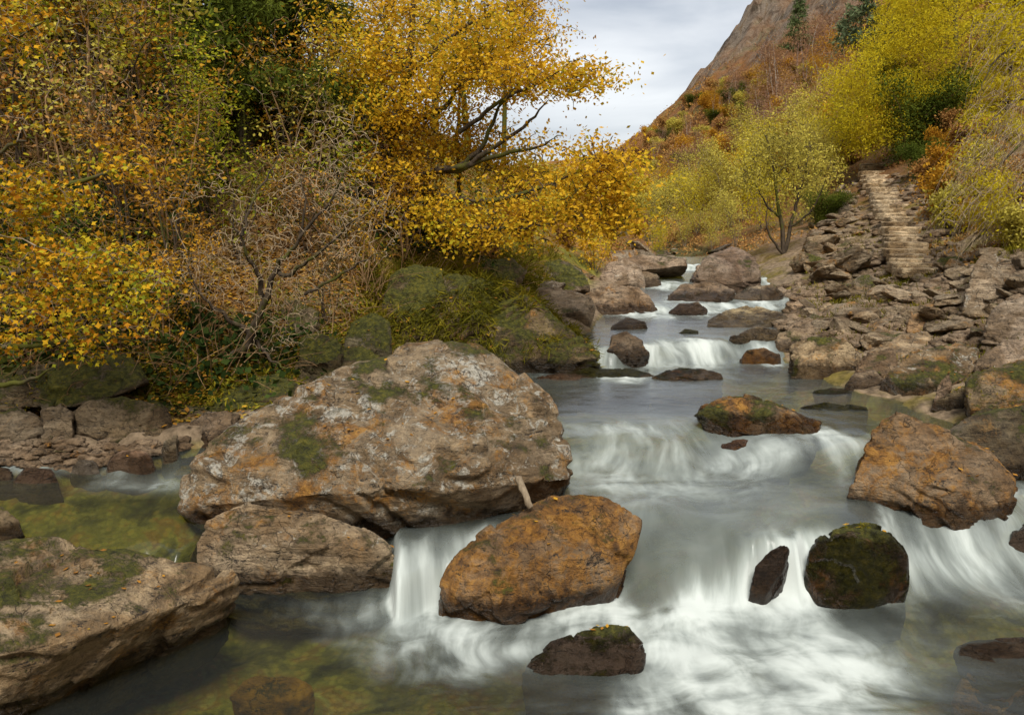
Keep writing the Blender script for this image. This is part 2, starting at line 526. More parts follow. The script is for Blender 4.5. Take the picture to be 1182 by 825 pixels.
m = mesh_np("river", np.stack([x, y, wz], 1), grid_faces(len(wx), len(wy)))
fattr(m, "foam", foam)
fattr(m, "milk", milk)
fattr(m, "fall", sstep(.10, .45, (water_level(x, y + .06) - water_level(x, y - .06)) / .12))
vattr(m, "flow", np.stack([fu, fv, np.zeros_like(fu)], 1))
tag(link("water", m, mat=M_WATER), "silky white mountain river falling in low steps between boulders", "river", kind="structure")
# ------------------------------------------------------------------ rock material: how mossy, lichened, rusty and wet a stone is sits on the stone itself
t = NT("weathered_rock")
geo = t.n("ShaderNodeNewGeometry")
pos = geo.outputs["Position"]
nz = t.n("ShaderNodeSeparateXYZ")
t.set(nz.inputs[0], geo.outputs["Normal"])
pz = t.n("ShaderNodeSeparateXYZ")
t.set(pz.inputs[0], pos)
up = nz.outputs[2]
tint = t.oattr("tint").outputs["Color"]
A_l = t.oattr("lichen").outputs["Fac"]
A_m = t.oattr("moss").outputs["Fac"]
A_o = t.oattr("rust").outputs["Fac"]
A_w = t.oattr("wet_z").outputs["Fac"]
nL = t.noise(pos, 2.3, 10, .62, .4)
nM = t.noise(pos, 9.0, 10, .65, .6)
mp = t.n("ShaderNodeMapping")
t.set(mp.inputs[0], pos)
mp.inputs["Rotation"].default_value = (.22, .52, .3)
mp.inputs["Scale"].default_value = (4, 4, 24)
nS = t.noise(mp.outputs[0], 1.0, 8, .6, .8)
nF = t.noise(pos, 38.0, 8, .7)
nV = t.noise(pos, 120.0, 4, .7)
v = t.math('ADD', t.math('ADD', t.math('MULTIPLY', nM, .36), t.math('MULTIPLY', nF, .32)), t.math('MULTIPLY', nS, .32))
dark = t.n("ShaderNodeMix", data_type='RGBA', blend_type='MULTIPLY')
dark.inputs[0].default_value = 1
t.set(dark.inputs[6], tint)
t.set(dark.inputs[7], t.ramp(v, [(.36, (.20, .18, .16)), (.44, (.75, .71, .65)), (.515, (1.3, 1.25, 1.16)), (.60, (2.0, 1.94, 1.82))]))
col = dark.outputs[2]
# broad warm and grey staining
col = t.mix(t.math('MULTIPLY', t.ss(nL, .45, .65), .55), col, t.mix(.5, col, (.22, .15, .075)))
big = t.noise(pos, .9, 6, .55, .8)
col = t.mix(t.math('MULTIPLY', t.ss(big, .42, .62), .5), col, t.mix(.6, col, (.33, .27, .19)))
stain = t.ss(t.noise(pos, 1.5, 8, .62, 1.0), .40, .58)
sm = t.n("ShaderNodeMix", data_type='RGBA', blend_type='MULTIPLY')
t.set(sm.inputs[0], t.math('SUBTRACT', 1.0, stain))
t.set(sm.inputs[6], col)
sm.inputs[7].default_value = (.52, .46, .38, 1)
col = sm.outputs[2]
vc = t.n("ShaderNodeTexVoronoi", feature='DISTANCE_TO_EDGE')
wp = t.n("ShaderNodeVectorMath", operation='ADD')
tn = t.n("ShaderNodeTexNoise")
t.set(tn.inputs["Vector"], pos)
tn.inputs["Scale"].default_value = 2.6
tn.inputs["Detail"].default_value = 5
sv = t.n("ShaderNodeVectorMath", operation='SCALE')
t.set(sv.inputs[0], tn.outputs[1])
sv.inputs["Scale"].default_value = .55
t.set(wp.inputs[0], pos)
t.set(wp.inputs[1], sv.outputs[0])
t.set(vc.inputs["Vector"], t.vmul(wp.outputs[0], (.75, .75, 1.5)))
crack = t.math('SUBTRACT', 1.0, t.ss(vc.outputs[0], .003, .02))
crack = t.math('MULTIPLY', crack, t.ss(nL, .44, .56))
# pale lichen crusts
vo = t.n("ShaderNodeTexVoronoi", feature='F1')
t.set(vo.inputs["Vector"], t.vmul(pos, (9, 9, 9)))
lic = t.math('ADD', t.math('MULTIPLY', t.noise(pos, 8.0, 10, .72, 1.2), .7), t.math('MULTIPLY', nL, .35))
lic = t.ss(t.math('ADD', lic, t.math('MULTIPLY', A_l, .26)), .68, .755)
lic = t.math('MULTIPLY', lic, t.ss(up, -.5, .25))
lic = t.math('MULTIPLY', lic, t.ss(A_l, .01, .25))
col = t.mix(t.math('MULTIPLY', lic, .85), col, t.ramp(nF, [(.38, (.26, .24, .19)), (.55, (.58, .55, .46))]))
# rusty ochre algae
ru = t.math('ADD', t.math('MULTIPLY', t.noise(pos, 2.4, 10, .66, .8), .75), t.math('MULTIPLY', nF, .3))
ru = t.ss(t.math('ADD', ru, t.math('MULTIPLY', A_o, .28)), .62, .74)
ru = t.math('MULTIPLY', ru, t.ss(A_o, .01, .2))
col = t.mix(t.math('MULTIPLY', ru, .85), col, t.ramp(nM, [(.36, (.10, .042, .008)), (.5, (.29, .125, .016)), (.62, (.42, .20, .028))]))
# dark cracks and pits
pit = t.ss(t.math('ADD', t.math('MULTIPLY', nS, .55), t.math('MULTIPLY', nF, .45)), .36, .45)
col = t.mix(t.math('SUBTRACT', 1.0, pit), col, (.028, .021, .015))
col = t.mix(t.math('MULTIPLY', crack, .6), col, (.030, .022, .015))
# moss
mo = t.math('ADD', t.math('MULTIPLY', t.noise(pos, 1.9, 9, .6, .3), 1.0), t.math('MULTIPLY', up, .13))
mo = t.ss(t.math('ADD', mo, t.math('ADD', t.math('MULTIPLY', A_m, .42), t.math('MULTIPLY', t.math('SUBTRACT', nF, .5), .35))), .76, .86)
mo = t.math('MULTIPLY', mo, t.ss(A_m, .01, .2))
mossc = t.ramp(t.noise(pos, 16, 8, .7), [(.32, (.022, .022, .004)), (.5, (.085, .085, .010)), (.68, (.20, .17, .020))])
col = t.mix(mo, col, mossc)
# wet foot
rel = t.math('SUBTRACT', pz.outputs[2], A_w)
wet = t.math('SUBTRACT', 1.0, t.ss(t.math('ADD', rel, t.math('MULTIPLY', t.math('SUBTRACT', nM, .5), .22)), .02, .13))
wd = t.n("ShaderNodeMix", data_type='RGBA', blend_type='MULTIPLY')
t.set(wd.inputs[0], t.math('MULTIPLY', wet, .92))
t.set(wd.inputs[6], col)
wd.inputs[7].default_value = (.20, .175, .15, 1)
b = t.n("ShaderNodeBsdfPrincipled")
t.set(b.inputs["Base Color"], wd.outputs[2])
t.set(b.inputs["Roughness"], t.math('SUBTRACT', .86, t.math('MULTIPLY', wet, .60)))
b.inputs["Specular IOR Level"].default_value = .35
hh = t.math('ADD', t.math('ADD', t.math('MULTIPLY', nM, .9), t.math('MULTIPLY', nF, .55)), t.math('ADD', t.math('MULTIPLY', nS, .6), t.math('MULTIPLY', nV, .12)))
hh = t.math('SUBTRACT', hh, t.math('MULTIPLY', crack, .35))
hh = t.math('ADD', hh, t.math('MULTIPLY', mo, t.math('ADD', .15, t.math('MULTIPLY', nV, .25))))
t.set(b.inputs["Normal"], t.bump(hh, 1.0, .09))
M_ROCK = t.done(b.outputs[0])

# ------------------------------------------------------------------ rock shapes
_ico = {}
def ico(level):
    if level not in _ico:
        bm = bmesh.new()
        bmesh.ops.create_icosphere(bm, subdivisions=level, radius=1)
        bm.verts.ensure_lookup_table()
        V = np.array([v.co[:] for v in bm.verts])
        V /= np.linalg.norm(V, axis=1)[:, None]
        Fc = np.array([[v.index for v in f.verts] for f in bm.faces], np.int32)
        bm.free()
        _ico[level] = (V, Fc)
    return _ico[level]

def vnormals(V, Fc):
    a, b, c = V[Fc[:, 0]], V[Fc[:, 1]], V[Fc[:, 2]]
    fn = np.cross(b - a, c - a)
    N = np.zeros_like(V)
    for k in range(3):
        for ax in range(3):
            N[:, ax] += np.bincount(Fc[:, k], fn[:, ax], len(V))
    return N / (np.linalg.norm(N, axis=1)[:, None] + 1e-12)

def hull_planes(P):
    bm = bmesh.new()
    for p in P:
        bm.verts.new(p)
    bmesh.ops.convex_hull(bm, input=bm.verts)
    bm.normal_update()
    c = P.mean(0)
    N, O = [], []
    for f in bm.faces:
        n = np.array(f.normal[:])
        if np.linalg.norm(n) < .5:
            continue
        o = n @ np.array(f.verts[0].co[:])
        if n @ c > o:
            n, o = -n, -o
        N.append(n)
        O.append(o)
    bm.free()
    return np.array(N), np.array(O)

def chips(p, seed=0):
    """flat broken facets: every cell of a jittered lattice is a little tilted plane of its own"""
    i0 = np.floor(p)
    best = np.full(len(p), 1e9)
    val = np.zeros(len(p))
    for a in (-1, 0, 1):
        for b in (-1, 0, 1):
            for c in (-1, 0, 1):
                ix, iy, iz = i0[:, 0] + a, i0[:, 1] + b, i0[:, 2] + c
                h1, h2, h3 = _hash(ix, iy, iz, seed), _hash(ix, iy, iz, seed + 1), _hash(ix, iy, iz, seed + 2)
                dx, dy, dz = p[:, 0] - ix - h1, p[:, 1] - iy - h2, p[:, 2] - iz - h3
                d = dx * dx + dy * dy + dz * dz
                k = d < best
                best = np.where(k, d, best)
                g1, g2, g3 = (h1 * 7.13) % 1 - .5, (h2 * 5.77) % 1 - .5, (h3 * 9.31) % 1 - .5
                v = g1 * .7 + 1.3 * (dx * g2 + dy * g3 + dz * g1)
                val = np.where(k, v, val)
    return val

def rock_geo(P, level=6, seed=0, rough=.05, cuts=5, soft=26, strata=.03, sdir=(.25, -.15, 1), sfreq=7.0, cutmin=.80):
    """a faceted stone: the hull of a few corner points, chipped, layered and roughened"""
    rng = np.random.default_rng(seed + 1000)
    P = np.asarray(P, float)
    lo, hi = P.min(0), P.max(0)
    c, e = (lo + hi) / 2, (hi - lo) / 2 + 1e-6
    c = .5 * c + .5 * P.mean(0)
    q = (P - c) / e
    N, O = hull_planes(q)
    N, O = list(N), list(O)
    for _ in range(cuts):
        r = rng.normal(size=3)
        r[2] = abs(r[2]) * .8
        r /= np.linalg.norm(r)
        N.append(r)
        O.append((q @ r).max() * rng.uniform(cutmin, .97))
    N, O = np.array(N), np.maximum(np.array(O), .04)
    V, Fc = ico(level)
    tt = np.maximum((V @ N.T) / O, 0)
    r = (tt ** soft).sum(1) ** (-1.0 / soft)
    X = c + V * r[:, None] * e
    S = float(np.cbrt(e[0] * e[1] * e[2]))
    nn = vnormals(X, Fc)
    o = rng.uniform(-50, 50, 3)
    big = fbm((X + o) * (1.1 / S), 3, 3)
    X = X + nn * (big * rough * 1.0 * S)[:, None]
    nn = vnormals(X, Fc)
    sd = np.array(sdir, float)
    sd /= np.linalg.norm(sd)
    # bedding: ledges that break along one direction
    lay = (X @ sd) * sfreq + 1.4 * fbm((X + o) * (1.5 / S), 3, 7)
    led = np.abs((lay - np.floor(lay)) - .5) * 2
    led = sstep(.1, .55, led)
    str_mask = sstep(-.15, .35, fbm((X + o) * (2.0 / S), 2, 9))
    wv = fbm((X + o) * (3.5 / S), 2, 27)[:, None] * .25
    h = rough * 1.5 * S * chips((X + o) * (1.7 / S) + wv, 3) - strata * (1 - led) * str_mask * S + rough * .22 * S * ridged((X + o) * (3.0 / S), 4, 15) * .5 + rough * .25 * S * fbm((X + o) * (9.0 / S), 4, 19)
    if level >= 6:
        h = h + rough * .34 * S * chips((X + o) * (4.6 / S) + wv * 2, 13)
    if level >= 7:
        h = h + rough * .10 * S * ridged((X + o) * (24.0 / S), 3, 23)
    X = X + nn * h[:, None]
    return X, Fc

ROCKS = []
def rock_obj(name, label, X, Fc, cat="boulder", group=None, tint=(.22, .16, .11), lichen=0., moss=0., rust=0., wet=-9., mat=None, kind=None):
    c = np.array([X[:, 0].mean(), X[:, 1].mean(), X[:, 2].min()])
    m = mesh_np(name, X - c, Fc)
    o = link(name, m, mat=mat or M_ROCK, loc=c)
    o["tint"] = tuple(float(v) for v in tint)
    o["lichen"], o["moss"], o["rust"], o["wet_z"] = float(lichen), float(moss), float(rust), float(wet)
    tag(o, label, cat, group, kind)
    ROCKS.append(o)
    return o

def rock(label, outline, zf, T, lean=None, extra=(), bulge=.05, name="boulder", cat="boulder", group=None, level=6, seed=None, back=.84, sink=.35, yf=None,
         rough=.048, cuts=6, soft=150, strata=.03, sdir=(.25, -.15, 1), sfreq=7.0, cutmin=.86, **mat):
    """a stone whose corners are known: foot height zf, thickness T away from the viewer, top set back by lean"""
    out = np.array(outline, float)
    k = out[:, 1].argmax()
    foot = out[k]
    Yf = yf if yf is not None else Wz(foot[0], foot[1], zf)[1]
    p0 = Wz(foot[0], foot[1], zf) if yf is None else Wy(foot[0], foot[1], yf)
    if zf > 0 and float(river_dist([p0[0]], [p0[1]])[0]) > -.25:      # on the land: it rests where its foot is seen
        gy = ground(foot[0], foot[1])[1]
        Yf = gy - .05 if yf is None else min(yf, gy + .1)
    elif yf is None and zf > 0 and mat.get("wet", -9) > 0:            # in the river: it stands in the water in front of it
        for _ in range(6):
            w_ = float(water_level([Wy(foot[0], foot[1], Yf)[0]], [Yf - .06])[0]) - .02
            Yf = .5 * Yf + .5 * Wz(foot[0], foot[1], w_)[1]
    top = out[:, 1].min()
    lean = .45 * T if lean is None else lean
    fy = lambda py: Yf + lean * (foot[1] - py) / max(foot[1] - top, 1)
    P = [Wy(px, py, fy(py)) for px, py in out]
    A = np.array(P)
    cx, cy = out[:, 0].mean(), out[:, 1].mean()
    cz = A[:, 2].mean()
    for (px, py), p in zip(out, A):
        q = Wy(cx + (px - cx) * back, cy + (py - cy) * back, fy(py) + T)   # the far side, narrower, and no higher than the near outline
        P.append(q)
        if p[2] < cz:
            P.append(p + np.array([0, .12, -sink]))
            P.append(q + np.array([0, 0, -sink - .2]))
    b = Wy(cx, cy, fy(cy) - bulge * T)
    P.append(b)
    for px, py, dy in extra:
        P.append(Wy(px, py, fy(py) + dy))
    seed = seed if seed is not None else int(abs(out[0, 0] * 31 + out[0, 1] * 7)) % 99991
    if mat.get("wet", -9) > -.5:               # wet as far as the river in front of it splashes
        mat["wet"] = max(mat["wet"], float(water_level([A[:, 0].mean()], [Yf - .1])[0]) + .12)
    X, Fc = rock_geo(np.array(P), level, seed, rough, cuts, soft, strata, sdir, sfreq, cutmin)
    return rock_obj(name, label, X, Fc, cat, group, **mat)

BROWN, GREY, TAN, DARK, OCHRE, OLIVE = (.21, .145, .09), (.24, .20, .155), (.32, .235, .15), (.09, .068, .045), (.25, .14, .055), (.15, .125, .06)

# --- the great boulder in the middle of the river
P = []
def A(px, py, y):
    P.append(Wy(px, py, y))
A(207, 587, 7.05); A(210, 548, 7.25); A(236, 508, 7.35); A(268, 490, 7.5); A(330, 455, 7.9); A(395, 424, 8.3); A(470, 396, 8.5); A(520, 391, 8.5); A(558, 402, 8.4)
A(610, 440, 8.1); A(642, 468, 7.8); A(658, 520, 7.45); A(660, 552, 7.25); A(245, 592, 7.2); A(300, 566, 7.0); A(390, 571, 6.75); A(520, 560, 6.78); A(600, 552, 6.95); A(640, 553, 7.1)
A(300, 600, 7.45); A(380, 597, 7.35); A(440, 608, 7.28); A(520, 594, 7.32); A(600, 578, 7.35)
A(262, 535, 7.1); A(470, 520, 7.0); A(560, 500, 7.2)
A(220, 600, 8.2); A(300, 520, 8.9); A(480, 440, 9.5); A(600, 470, 9.2); A(650, 560, 8.4); A(470, 640, 7.4); A(600, 640, 7.7); A(300, 625, 7.3)
P += [np.array([-1.9, 7.5, -.35]), np.array([-1.0, 7.45, -.3]), np.array([-.1, 7.7, .1]), np.array([-2.4, 7.9, .1])]
X, Fc = rock_geo(P, 7, 4, .042, 4, 160, .045, (.30, .35, 1), 4.5, .93)
rock_obj("boulder", "huge grey lichened boulder in the river, biggest rock in view", X, Fc, lichen=.56, moss=.30, rust=.36, wet=.50, tint=(.24, .178, .108))

P = [Wz(*q) for q in [(-120, 775, .56), (0, 750, .55), (90, 737, .50), (185, 704, .46), (258, 684, .38), (-120, 628, .90), (0, 622, .84), (75, 617, .80), (165, 633, .70), (245, 651, .54), (268, 668, .42),
     (266, 704, .02), (190, 748, .02), (105, 792, .02), (0, 838, .02), (-120, 880, .02)]]
P += [P[k] + np.array([-.15, .35, -.45]) for k in (11, 12, 13, 14, 15)] + [np.array([-3.6, 6.3, -.3]), np.array([-2.3, 6.2, -.3])]
X, Fc = rock_geo(P, 7, 61, .050, 2, 110, .045, (.05, .12, 1), 8, .95)
rock_obj("boulder", "broad tan slab with mossy dark front edge at the bottom left corner", X, Fc, lichen=.12, moss=.42, rust=.28, wet=.08, tint=(.38, .285, .175))
rock("mid sized tan boulder wedged under the front left of the huge one", [(218, 645), (238, 600), (288, 580), (370, 590), (440, 620), (462, 640), (459, 664), (372, 684), (285, 686), (234, 660)], 0, .7, lean=.14,
     extra=[(330, 628, -.16), (262, 655, -.08), (440, 634, -.08), (300, 588, .15)], level=7, rough=.045, cuts=1, cutmin=.93, soft=150, strata=.04, lichen=.28, moss=.36, rust=.20, wet=.06, tint=(.37, .28, .18))
rock("rusty orange boulder with sloping top in front of the huge grey one", [(502, 692), (518, 656), (572, 604), (636, 569), (700, 574), (741, 600), (731, 640), (702, 668), (640, 692), (582, 720), (545, 706), (506, 699)], 0, .9, lean=.7,
     extra=[(562, 655, -.30), (578, 712, -.10), (690, 640, -.12)], level=7, rough=.042, cuts=4, soft=150, strata=.03, sdir=(.6, .3, .7), lichen=.05, moss=.16, rust=.60, wet=.06, tint=(.23, .145, .075))
rock("dark mossy rock awash in the white water at bottom centre", [(604, 768), (640, 742), (690, 722), (725, 724), (744, 747), (738, 770), (690, 786), (640, 784)], -.02, .45, lean=.3, level=7, rough=.06, soft=60,
     moss=.44, rust=.12, wet=.10, tint=(.14, .10, .08))
rock("round mossy rock with green cap splitting the small right hand fall", [(922, 660), (934, 630), (964, 608), (1000, 602), (1030, 614), (1050, 640), (1052, 670), (1014, 692), (952, 690)], .12, .6, lean=.35, yf=6.42, sink=.5, level=7, rough=.05, cuts=4, soft=36,
     moss=.78, rust=.45, wet=.42, tint=(.12, .085, .045))
rock("small dark fin of rock standing in the fall beside the mossy round rock", [(864, 684), (872, 652), (888, 636), (906, 627), (911, 634), (903, 660), (884, 686)], .05, .26, lean=.15, yf=6.48, sink=.4, level=6, rough=.04, cuts=2, soft=60, moss=.1, wet=.4, rust=.1, tint=(.11, .08, .06))
rock("large orange brown boulder with sloping ridge standing in the right hand rapid", [(979, 560), (988, 522), (1014, 484), (1034, 472), (1080, 492), (1148, 524), (1174, 553), (1160, 582), (1116, 614), (1066, 596), (1010, 574)], .32, 1.0, lean=.7,
     extra=[(1030, 540, -.12), (1100, 565, -.2)], level=7, rough=.045, cuts=4, soft=150, strata=.035, sdir=(.5, .2, .8), lichen=.10, moss=.22, rust=.52, wet=.46, tint=(.22, .145, .08))
rock("low tapering rock with mossy top above the weir, right of centre", [(796, 470), (830, 460), (862, 457), (905, 470), (948, 487), (944, 500), (890, 505), (840, 496)], .74, .7, lean=.5, level=7, moss=.40, rust=.50, wet=.76, tint=(.21, .14, .075))
rock("flat reddish rock barely out of the foam below the tapering rock", [(832, 512), (870, 503), (910, 508), (918, 516), (870, 524), (838, 520)], .57, .35, lean=.25, level=6, rust=.35, wet=.62, tint=(.20, .12, .085))
rock("dark undercut boulder at the right edge, beside the large orange boulder", [(1095, 492), (1130, 474), (1185, 468), (1240, 478), (1240, 560), (1180, 540), (1130, 528)], .62, .9, lean=.4, level=6, moss=.40, rust=.12, wet=.62, tint=(.10, .078, .045))
rock("mossy boulder at the right edge above the dark undercut one", [(1116, 440), (1140, 424), (1190, 412), (1240, 415), (1240, 490), (1180, 482), (1122, 470)], .9, 1.0, lean=.6, level=6, moss=.55, rust=.5, wet=.5, tint=(.19, .135, .07))
rock("lichen spotted slab leaning on the right bank above the still water", [(1022, 432), (1050, 408), (1110, 394), (1130, 405), (1122, 432), (1075, 455), (1035, 448)], .88, 1.0, lean=.8, level=7, lichen=.46, moss=.42, rust=.40, wet=.9, tint=(.26, .19, .11))
rock("small pointed stone propped against the lichen spotted slab", [(1075, 470), (1085, 440), (1096, 428), (1098, 446), (1085, 474)], .86, .25, lean=.12, level=6, wet=.9, tint=(.26, .18, .12), lichen=.1)
rock("low mossy stone at the edge of the still water, right of the pointed stone", [(1078, 462), (1110, 448), (1140, 452), (1138, 470), (1090, 476)], .86, .5, level=6, moss=.45, wet=.9, tint=(.2, .15, .08))
rock("square tan block at the water's edge on the right bank, lichened dark face", [(912, 434), (914, 400), (935, 390), (975, 393), (992, 412), (985, 436), (950, 440)], .9, .9, lean=.5, level=6, cuts=3, soft=150, lichen=.25, moss=.34, rust=.25, wet=.94, tint=(.33, .25, .15))
rock("small round orange stone beside the square tan block", [(854, 416), (862, 404), (882, 401), (900, 410), (902, 420), (870, 422)], .92, .4, level=6, rust=.55, moss=.2, wet=.96, tint=(.24, .15, .08))
rock("sloping grey brown rock behind the square tan block", [(892, 402), (900, 384), (930, 372), (968, 372), (972, 390), (920, 408)], 1.0, .9, lean=.7, level=6, lichen=.12, moss=.25, wet=1.02, tint=(.25, .185, .115))
rock("flat olive slab lying in the river bend, above the upper fall", [(810, 375), (838, 359), (862, 353), (905, 362), (918, 370), (880, 380), (835, 380)], 1.22, 1.3, lean=1.0, level=6, lichen=.05, moss=.2, rust=.1, wet=1.26, tint=(.30, .235, .13))
rock("small low stone under the flat olive slab", [(842, 390), (870, 378), (900, 382), (895, 392), (862, 396)], 1.2, .5, level=6, moss=.3, wet=1.22, tint=(.26, .20, .11))
rock("orange brown block with flat top high on the right bank", [(1046, 380), (1052, 358), (1085, 345), (1118, 350), (1126, 372), (1100, 384), (1070, 388)], 1.5, 1.3, lean=.8, level=6, cuts=3, soft=150, rust=.42, moss=.24, tint=(.36, .23, .12))
rock("upright pale boulder with white lichen high on the right bank", [(1112, 352), (1120, 315), (1134, 294), (1148, 289), (1158, 312), (1156, 345), (1134, 362)], 1.75, .8, lean=.35, back=.6, level=6, cuts=4, soft=150, lichen=.42, rust=.15, tint=(.29, .225, .155))
rock("grey striped rock at the right edge below the upright pale boulder", [(1132, 385), (1150, 356), (1190, 335), (1230, 345), (1230, 398), (1170, 402)], 1.4, 1.2, lean=.7, level=6, lichen=.30, strata=.06, sfreq=11, tint=(.27, .215, .16))
rock("long flat slab lying above the lichen spotted slab", [(1000, 410), (1040, 386), (1110, 378), (1150, 386), (1130, 402), (1060, 416)], 1.1, 1.2, lean=.9, level=6, lichen=.34, rust=.3, strata=.06, sfreq=9, tint=(.31, .23, .14))
rock("pale angular slab at the right edge above the mossy boulder", [(1128, 418), (1150, 398), (1200, 388), (1240, 396), (1236, 424), (1160, 432)], 1.15, 1.0, lean=.7, level=6, lichen=.3, tint=(.30, .23, .165))
rock("low mossy bar of rock across the calm pool, left of two", [(648, 432), (680, 424), (728, 426), (756, 433), (740, 439), (680, 438)], .86, .5, lean=.35, level=6, moss=.58, rust=.2, wet=.88, tint=(.17, .125, .07))
rock("low mossy bar of rock across the calm pool, right of two", [(752, 435), (778, 425), (812, 425), (836, 434), (830, 440), (780, 442)], .86, .5, lean=.35, level=6, moss=.54, rust=.3, wet=.88, tint=(.19, .13, .07))
rock("flat reddish stone at the left end of the mossy bars", [(618, 436), (645, 431), (672, 433), (668, 440), (630, 442)], .86, .4, lean=.3, level=6, rust=.18, wet=.86, tint=(.26, .165, .10))
rock("dark leaning rock beside the upper fall", [(700, 404), (706, 388), (722, 383), (740, 393), (750, 408), (735, 413)], .98, .6, lean=.35, level=6, moss=.2, rust=.15, wet=1.05, tint=(.14, .10, .065))
rock("large split brown boulder on the left bank above the upper fall", [(656, 366), (668, 340), (700, 327), (738, 332), (756, 352), (760, 370), (700, 374)], 1.22, 1.6, lean=.9, level=7, cuts=6, soft=150, strata=.06, sdir=(.8, .1, .6), lichen=.20, rust=.2, moss=.12, wet=1.26, tint=(.26, .185, .12))
rock("low dark stone in the water below the split brown boulder", [(704, 378), (722, 367), (745, 372), (748, 379), (720, 382)], 1.22, .5, level=5, moss=.3, wet=1.3, tint=(.14, .1, .06))
rock("small mossy stone alone in the pool above the upper fall", [(780, 386), (790, 380), (806, 382), (806, 387)], 1.2, .3, level=5, moss=.5, wet=1.22, tint=(.15, .12, .06))
rock("pale angular rock behind the split brown boulder", [(692, 322), (702, 303), (722, 298), (742, 308), (745, 324), (715, 330)], 1.4, 1.5, lean=.7, level=6, lichen=.25, tint=(.33, .25, .185))
rock("moss capped rock at the left bank behind the mossy outcrop", [(606, 330), (616, 308), (645, 299), (672, 310), (682, 330), (650, 340)], 1.5, 1.6, lean=.8, level=6, moss=.62, lichen=.1, tint=(.22, .17, .12))
rock("broken grey slab below the moss capped rock", [(600, 352), (620, 334), (662, 336), (690, 346), (680, 360), (632, 362)], 1.25, 1.2, lean=.7, level=6, strata=.06, lichen=.25, moss=.15, tint=(.25, .19, .13))
rock("dark slab in midstream at the upper cascade, right of the fall", [(770, 342), (785, 330), (820, 325), (848, 336), (840, 346), (800, 350)], 1.4, 1.3, lean=.9, level=6, moss=.12, rust=.1, wet=1.42, tint=(.20, .14, .09))
rock("dark pointed stone in midstream below the dark slab", [(772, 360), (784, 350), (806, 348), (816, 358), (800, 366)], 1.3, .6, level=6, wet=1.34, moss=.1, tint=(.16, .11, .075))
rock("pale rock in the far cascade beside the white chute", [(795, 322), (802, 308), (825, 300), (858, 308), (868, 322), (830, 330)], 1.55, 1.6, lean=.9, level=6, lichen=.12, moss=.1, wet=1.5, tint=(.29, .21, .145))
rock("low brown stone on the left of the far white chute", [(728, 326), (740, 314), (758, 316), (765, 328), (745, 334)], 1.5, .9, level=5, moss=.25, wet=1.5, tint=(.23, .17, .11))
rock("long low rock closing the view of the river", [(704, 304), (740, 294), (790, 298), (794, 306), (740, 312)], 1.72, 1.2, sink=.1, level=5, lichen=.15, moss=.2, tint=(.27, .2, .14))
rock("dark root bound hump of rock at the far right bank", [(800, 322), (812, 298), (848, 284), (872, 298), (880, 322), (840, 328)], 1.55, 1.6, lean=1.0, level=6, moss=.2, lichen=.15, tint=(.19, .135, .10))
rock("pale flat stone at the water's edge below the dark hump", [(846, 342), (862, 332), (892, 330), (905, 340), (880, 350)], 1.45, 1.0, level=5, lichen=.1, moss=.2, wet=1.46, tint=(.30, .23, .15))
rock("mossy ledge just above the calm water left of the lichen spotted slab", [(922, 470), (955, 465), (1000, 470), (1002, 476), (950, 478)], .78, .45, lean=.3, level=6, moss=.5, rust=.15, wet=.8, tint=(.16, .12, .07))
rock("small flat stone in front of the square tan block", [(938, 452), (960, 446), (985, 450), (980, 456), (950, 457)], .86, .3, level=5, moss=.4, wet=.88, tint=(.16, .12, .07))
rock("tan cobble at the water's edge right of the square tan block", [(975, 444), (985, 430), (1010, 428), (1020, 440), (1000, 448)], .88, .5, level=5, lichen=.2, wet=.9, tint=(.29, .21, .13))
rock("brown wedge of rock between the square block and the lichen spotted slab", [(985, 430), (1000, 408), (1030, 402), (1040, 424), (1015, 436)], .95, .7, level=6, lichen=.15, moss=.2, tint=(.25, .175, .11))
rock("wet stone at the right frame edge in the white water", [(1162, 632), (1172, 610), (1200, 600), (1230, 620), (1210, 650)], .12, .5, level=6, wet=.5, tint=(.16, .12, .095))
rock("brown speckled rock awash at the bottom right", [(1095, 752), (1120, 741), (1180, 737), (1250, 740), (1250, 775), (1150, 778)], -.05, .5, lean=.3, level=6, lichen=.28, moss=.14, wet=.08, tint=(.13, .09, .06))
rock("submerged rusty stone on the bed of the green pool", [(266, 800), (290, 782), (340, 780), (368, 792), (350, 806), (300, 812)], -.14, .3, lean=.15, level=6, rust=.75, wet=-1, tint=(.26, .12, .05))
rock("submerged orange stone at the bottom right corner", [(1110, 776), (1140, 762), (1190, 764), (1210, 780), (1150, 790)], -.15, .3, lean=.15, level=6, rust=.7, wet=-1, tint=(.27, .13, .06))

# --- left bank
rock("mossy rock outcrop sloping into the river from the left bank", [(430, 400), (440, 345), (500, 316), (560, 318), (620, 345), (668, 380), (694, 405), (690, 416), (600, 419), (500, 420)], .96, 1.8, lean=.9, yf=12.2,
     extra=[(560, 375, -.25), (630, 400, -.1)], level=7, rough=.055, cuts=5, soft=60, strata=.05, sdir=(-.5, .2, .8), moss=.62, rust=.2, lichen=.10, wet=.9, tint=(.155, .115, .058))
rock("mossy slab resting on the left shore, largest stone of that shore", [(78, 480), (100, 462), (140, 459), (192, 470), (200, 490), (178, 510), (130, 514), (95, 500)], .72, .8, lean=.4, level=6, cuts=4, soft=150, moss=.40, lichen=.1, wet=.5, tint=(.21, .155, .09))
rock("smooth reddish brown round stone on the left shore", [(117, 545), (124, 522), (150, 512), (178, 520), (183, 542), (165, 553), (130, 554)], .55, .5, lean=.2, level=6, cuts=0, soft=10, rough=.02, strata=0, wet=.53, tint=(.27, .18, .125))
rock("pale grey stone at the left edge of the round reddish one", [(80, 545), (90, 530), (112, 530), (116, 546), (98, 551)], .55, .35, level=5, wet=.5, tint=(.38, .36, .33))
